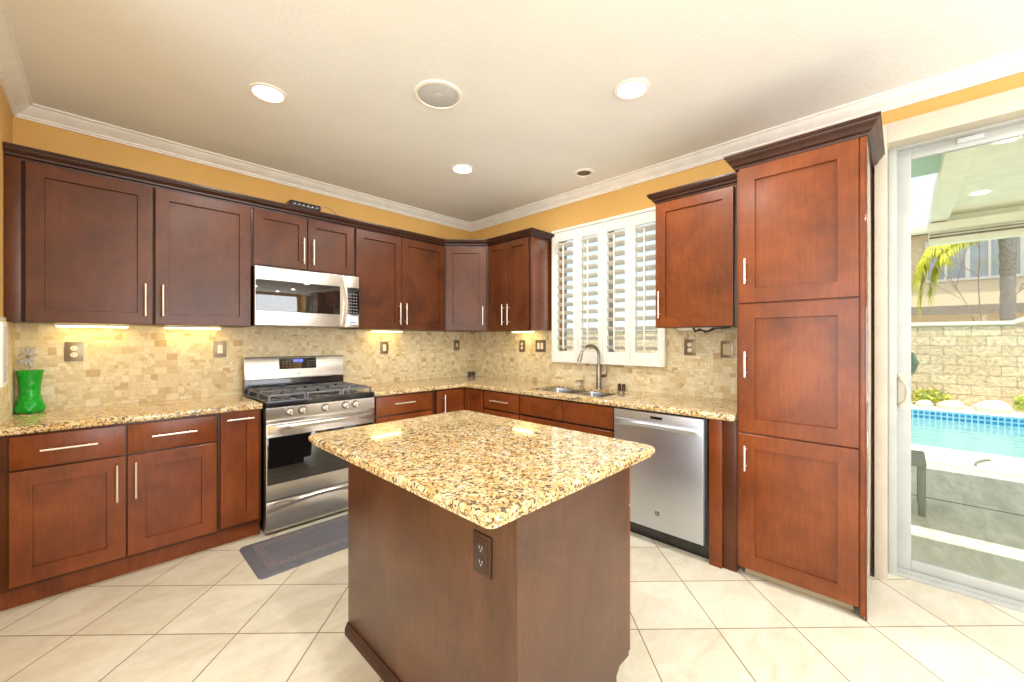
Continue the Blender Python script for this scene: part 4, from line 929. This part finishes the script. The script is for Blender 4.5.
# ------------------------------------------------------------------ outdoors
G = -0.05
bm = new(); box(bm, 0.0, 3.36, -14, 6, G - 0.1, G); struct('patio_ground', bm, M['concrete'])
bm = new(); box(bm, 0.0, 0.16, -5.7, -3.6, G, -0.002); struct('patio_step', bm, M['concrete'])
for x, y0, y1 in ((1.925, -12, 4),):
    bm = new(); box(bm, x, x + 0.014, y0, y1, G - 0.002, G + 0.0015); struct('patio_joint', bm, M['joint_dark'])
bm = new(); box(bm, 3.36, 4.27, -14, 6, G - 0.12, G + 0.03, XW, 0.01); struct('pool_coping_near', bm, M['coping'])
bm = new(); box(bm, 8.45, 9.5, -14, 6, G - 0.12, G, XW, 0.01); struct('pool_coping_far', bm, M['coping'])
bm = new()
box(bm, 4.20, 8.5, -14, 6, -1.45, -1.40); box(bm, 4.15, 4.27, -14, 6, -1.4, G - 0.12); box(bm, 8.45, 8.57, -14, 6, -1.4, G - 0.30)
struct('pool_basin', bm, M['pool_plaster'])
bm = new(); box(bm, 8.435, 8.45, -14, 6, -0.40, G - 0.01); struct('pool_tile_band', bm, M['pooltile'])
bm = new()
vs = [bm.verts.new(p) for p in ((4.27, -14, -0.23), (8.436, -14, -0.23), (8.436, 6, -0.23), (4.27, 6, -0.23))]; bm.faces.new(vs)
o = obj('pool_water', bm, M['water']); tag(o, 'clear turquoise water filling the swimming pool', 'water', kind='stuff')
bm = new(); box(bm, 9.5, 9.7, -14, 6, -0.1, 1.66); struct('wall_garden', bm, M['block'])
bm = new(); box(bm, 9.47, 9.73, -5.35, 6, 1.66, 1.735, XW, 0.01); box(bm, 9.47, 9.73, -14, -5.62, 1.80, 1.875, XW, 0.01)
prism(bm, [(-5.62, 1.80), (-5.35, 1.66), (-5.35, 1.735), (-5.62, 1.875)], 9.47, 9.73, lambda u, v, w_: (w_, u, v))
box(bm, 9.5, 9.7, -14, -5.62, 1.66, 1.80); struct('trim_6', bm, M['coping'])
bm = new(); box(bm, 9.7, 40, -40, 30, -0.3, -0.12); struct('ground_beyond', bm, M['coping'])

# raised bed edge stones and planting
def rock(label, x, y, sx, sy, sz, name='garden_rock'):
    bm = new(); bmesh.ops.create_icosphere(bm, subdivisions=3, radius=1)
    for v_ in bm.verts:
        n_ = v_.co.normalized(); k = 1 + 0.10 * math.sin(5 * n_.x + x * 3) * math.cos(4 * n_.y + y) + 0.05 * math.sin(9 * n_.z)
        v_.co = Vector((n_.x * sx * k, n_.y * sy * k, max(-0.45, n_.z) * sz * k))
    bmesh.ops.translate(bm, verts=bm.verts[:], vec=(x, y, G + 0.43 * sz)); tag(obj(name, bm, M['rock']), label, 'rock', 'rocks along the garden wall')
rock('long pale flat boulder by the pool, right of the yellow shrub', 8.85, -5.02, 0.12, 0.26, 0.16)
rock('low grey rock at the wall foot, beside the yellow shrub', 8.88, -4.48, 0.10, 0.20, 0.12)
rock('small grey rock at the wall foot, left behind the yellow shrub', 8.86, -4.10, 0.08, 0.13, 0.10)
def shrub(label, x, y, rad, ht, n, mat2=None, cnt2=0):
    r = thing('garden_shrub', label, 'shrub', (x, y, G), 'shrubs at the garden wall')
    bm = new()
    def leaf(bm, p, s):
        d = Vector((random.uniform(-1, 1), random.uniform(-1, 1), random.uniform(0, 1.2))).normalized(); a_ = d.orthogonal().normalized()
        a_.rotate(Matrix.Rotation(random.uniform(0, 6.28), 3, d)); b__ = d.cross(a_) * 0.12
        vs = [bm.verts.new(p), bm.verts.new(p + d * s * 0.5 + a_ * s * 0.3), bm.verts.new(p + d * s), bm.verts.new(p + d * s * 0.5 - a_ * s * 0.3)]; bm.faces.new(vs)
    def pos(): 
        q = random.uniform(0, 6.28); rr = rad * random.uniform(0, 1) ** 0.5; return Vector((x + rr * math.cos(q) * 0.5, y + rr * math.sin(q), G + random.uniform(0.02, ht) * (1 - 0.5 * rr / rad)))
    for k in range(n): leaf(bm, pos(), random.uniform(0.05, 0.11))
    obj('foliage', bm, M['shrub'], r, smooth=False)
    if cnt2:
        bm = new()
        for k in range(cnt2): leaf(bm, pos() + Vector((-0.03, 0, 0.05)), 0.06)
        obj('blossom', bm, mat2, r, smooth=False)
    bm = new()
    for k in range(6): tube(bm, [(x, y, G), (x + random.uniform(-0.1, 0.1), y + random.uniform(-rad, rad) * 0.7, G + ht * 0.8)], [0.008, 0.003], 5)
    obj('stem', bm, M['twig'], r)
shrub('yellow-green flowering shrub at the wall foot, seen just right of the door stile', 9.25, -4.20, 0.30, 0.38, 420, M['flower_y'], 170)
shrub('bright green shrub at the wall foot near the right edge of the view', 9.28, -5.52, 0.18, 0.44, 260)
# dark green disc hanging by the wall
r = thing('garden_planter', 'dark green round planter before the block wall, half hidden by the door stile', 'planter', (9.0, -3.62, G))
bm = new(); lathe(bm, [(0.13, 0.0), (0.15, 0.04), (0.07, 0.12), (0.07, 0.55), (0.24, 0.66), (0.33, 0.90), (0.24, 1.14), (0.21, 1.14), (0.29, 0.92), (0.02, 0.9)], (9.05, -3.70, G), 30); obj('pot', bm, plain('dark_green_glaze', (52, 84, 68), 0.3), r)
# patio cover
r = thing('patio_cover', 'cream patio cover with beams projecting from the house over the patio', 'patio cover', (1.4, -6.5, G))
bm = new(); box(bm, 0.46, 2.45, -10, -3.955, 2.50, 2.56); obj('ceiling_panel', bm, M['covercream'], r)
bm = new(); box(bm, 0.16, 2.45, -4.075, -3.955, 2.44, 2.50, XW, 0.004); box(bm, 0.16, 2.45, -10, -9.88, 2.44, 2.50, XW, 0.004); obj('side_beam', bm, M['covercream'], r)
bm = new()
for k in range(12): tube(bm, [(0.50 + k * 0.032, -3.95, 2.515), (0.50 + k * 0.032, -3.3, 2.515)], 0.018, 6)
obj('corrugated_panel', bm, M['teal'], r)
bm = new(); box(bm, 2.33, 2.45, -10, -3.955, 2.25, 2.499, XW, 0.004); box(bm, 2.22, 2.33, -4.55, -3.80, 2.36, 2.43, XW, 0.004); hb = obj('header_beam', bm, M['covercream'], r)
bm = new(); box(bm, 2.318, 2.33, -4.6, -3.955, 2.302, 2.318); box(bm, 2.318, 2.33, -4.55, -3.955, 2.335, 2.343); obj('groove', bm, M['roofgrey'], hb)
for y in (-9.9, -6.9):
    bm = new(); box(bm, 2.33, 2.45, y - 0.06, y + 0.06, G, 2.25, XW, 0.005); obj('post', bm, M['covercream'], r)
bm = new(); prism(bm, [(0.16, 2.44), (0.16, 2.56), (0.20, 2.56), (0.20, 2.44)], -10, -3.955, lambda u, v, w_: (u, w_, v)); obj('ledger', bm, M['covercream'], r)
# chair by the pool
r = thing('patio_chair', 'grey patio chair standing on the shaded patio beside the door stile', 'chair', (1.45, -3.62, G))
for x, y in ((1.37, -3.885), (1.75, -3.885), (1.37, -3.45), (1.75, -3.45)):
    bm = new(); box(bm, x - 0.022, x + 0.022, y - 0.022, y + 0.022, G, 0.34, XW, 0.004); obj('leg', bm, M['chairgrey'], r)
bm = new(); box(bm, 1.33, 1.79, -3.91, -3.42, 0.34, 0.385, XW, 0.01); obj('seat', bm, M['chairgrey'], r)
bm = new(); box(bm, 1.33, 1.79, -3.45, -3.41, 0.385, 0.85, XW, 0.01); obj('backrest', bm, M['chairgrey'], r)
# curved hose/handrail on coping
bm = new(); tube(bm, [(3.42, -4.34, G + 0.038), (3.50, -4.345, G + 0.05), (3.62, -4.38, G + 0.055), (3.76, -4.44, G + 0.05), (3.84, -4.48, G + 0.038)], 0.011, 8)
tag(obj('pool_hose', bm, M['chairgrey']), 'short curved grey hose lying on the pool coping', 'hose')
# neighbouring house
r = thing('neighbor_house', 'tan stucco neighbouring house with a wide window behind the garden wall', 'house', (17, -5, -0.12))
bm = new(); box(bm, 16, 22, -16, 4, -0.12, 4.85); obj('wall', bm, M['stucco'], r)
bm = new(); box(bm, 15.5, 22.5, -16.5, 4.5, 4.85, 5.0); obj('roof', bm, M['roofgrey'], r)
bm = new(); prism(bm, [(14.2, 2.10), (14.2, 2.36), (16, 2.42), (16, 2.2)], -16, 4, lambda u, v, w_: (u, w_, v)); obj('lower_roof', bm, M['roofgrey'], r)
bm = new(); 
for y in (-9, -5.4, -3.0, 1.5): box(bm, 14.3, 14.45, y - 0.07, y + 0.07, -0.12, 2.12)
obj('porch_post', bm, M['stucco'], r)
bm = new(); W0, W1, Z0, Z1 = -6.35, -4.30, 3.25, 4.60
for a in ((W0, W0 + 0.07), (W1 - 0.07, W1), (-5.29, -5.19), (-4.80, -4.74), (-5.72, -5.66)): box(bm, 15.92, 16.0, a[0], a[1], Z0 + 0.08, Z1 - 0.08)
box(bm, 15.93, 16.0, W0, W1, Z0, Z0 + 0.08); box(bm, 15.93, 16.0, W0, W1, Z1 - 0.08, Z1); wf = obj('window_frame', bm, M['white'], r)
bm = new(); box(bm, 15.96, 15.99, W0, W1, Z0, Z1); obj('pane', bm, M['housewin'], wf)
# palm
r = thing('palm_tree', 'palm tree with grey ringed trunk and drooping yellow-green fronds beyond the garden wall', 'palm tree', (11, -5.46, -0.12))
bm = new(); pts = []; rs = []
for k in range(30): z = -0.12 + k * 0.16; pts.append((11, -5.46, z)); rs.append(0.128 + (0.008 if k % 2 else -0.006) + 0.012 * math.sin(k * 0.3))
tube(bm, pts, rs, 20); obj('trunk', bm, M['trunk'], r)
def frond(p0, p1, p2, p3, n, leaf):
    bm = new(); P = [Vector(p) for p in (p0, p1, p2, p3)]
    B_ = lambda t_: P[0] * (1 - t_) ** 3 + P[1] * 3 * t_ * (1 - t_) ** 2 + P[2] * 3 * t_ * t_ * (1 - t_) + P[3] * t_ ** 3
    tube(bm, [B_(k / 20) for k in range(21)], [0.022 * (1 - 0.8 * k / 20) for k in range(21)], 6)
    for k in range(n):
        t_ = 0.12 + 0.88 * k / n; c = B_(t_); tg = (B_(min(1, t_ + 0.01)) - B_(t_ - 0.01)).normalized()
        for s_ in (-1, 1):
            side = tg.cross(Vector((0, 0, 1))); side = side.normalized() if side.length > 0.1 else Vector((1, 0, 0))
            d = (side * s_ * 0.55 + tg * 0.35 + Vector((random.uniform(-.2, .2), random.uniform(-.25, .25), -0.75))).normalized()
            L = leaf * (1 - 0.45 * t_) * random.uniform(0.8, 1.1); wv = tg * 0.028
            a0, a1, a2 = c, c + d * L * 0.5 + Vector((0, 0, 0.02)), c + d * L + Vector((0, 0, -0.08))
            v_ = [bm.verts.new(q) for q in (a0 - wv, a0 + wv, a1 + wv, a1 - wv)]; bm.faces.new(v_); v2 = bm.verts.new(a2); bm.faces.new([v_[3], v_[2], v2])
    return bm
for q in (((11, -5.4, 4.0), (10.8, -4.8, 4.15), (10.6, -4.1, 4.0), (10.55, -3.96, 2.7), 230, 0.6), ((11, -5.4, 3.9), (10.7, -5.0, 4.0), (10.5, -4.6, 3.95), (10.45, -4.35, 3.5), 160, 0.42), ((11, -5.4, 4.3), (10.8, -5.0, 4.7), (10.7, -4.0, 4.4), (10.7, -4.08, 2.05), 230, 0.66), ((11, -5.4, 4.3), (10.9, -5.0, 4.4), (10.8, -4.4, 4.2), (10.75, -4.22, 2.4), 180, 0.6),
          ((11, -5.4, 4.2), (10.8, -5.3, 4.1), (10.6, -4.7, 3.95), (10.4, -4.4, 3.3), 160, 0.45), ((11, -5.5, 4.3), (11.0, -6.2, 4.9), (11.2, -7.0, 4.2), (11.2, -7.2, 3.0), 60, 0.6),
          ((11, -5.4, 4.3), (11.6, -5.2, 5.0), (12.4, -4.8, 4.6), (12.6, -4.6, 3.4), 60, 0.6)):
    obj('frond', frond(*q), M['frond'], r, smooth=False)
bm = new(); random.seed(3)
def branch(p, d, L, rr, dep):
    p = Vector(p); d = Vector(d).normalized(); q = p + d * L; tube(bm, [p, p.lerp(q, 0.5) + Vector((0, random.uniform(-.04, .04), random.uniform(-.03, .03))), q], [rr, rr * 0.8, rr * 0.6], 5)
    if dep:
        for k in range(3): branch(p.lerp(q, random.uniform(0.5, 1)), d + Vector((random.uniform(-.3, .3), random.uniform(-.8, .8), random.uniform(-.4, .7))), L * 0.65, rr * 0.6, dep - 1)
branch((9.98, -5.0, -0.1), (0, 0.02, 1), 2.2, 0.022, 4)
tag(obj('bare_shrub', bm, M['twig']), 'leafless twiggy shrub standing between the palm trunk and the garden wall', 'shrub')

for o in list(bpy.data.objects):
    if '_w' in o: del o['_w']
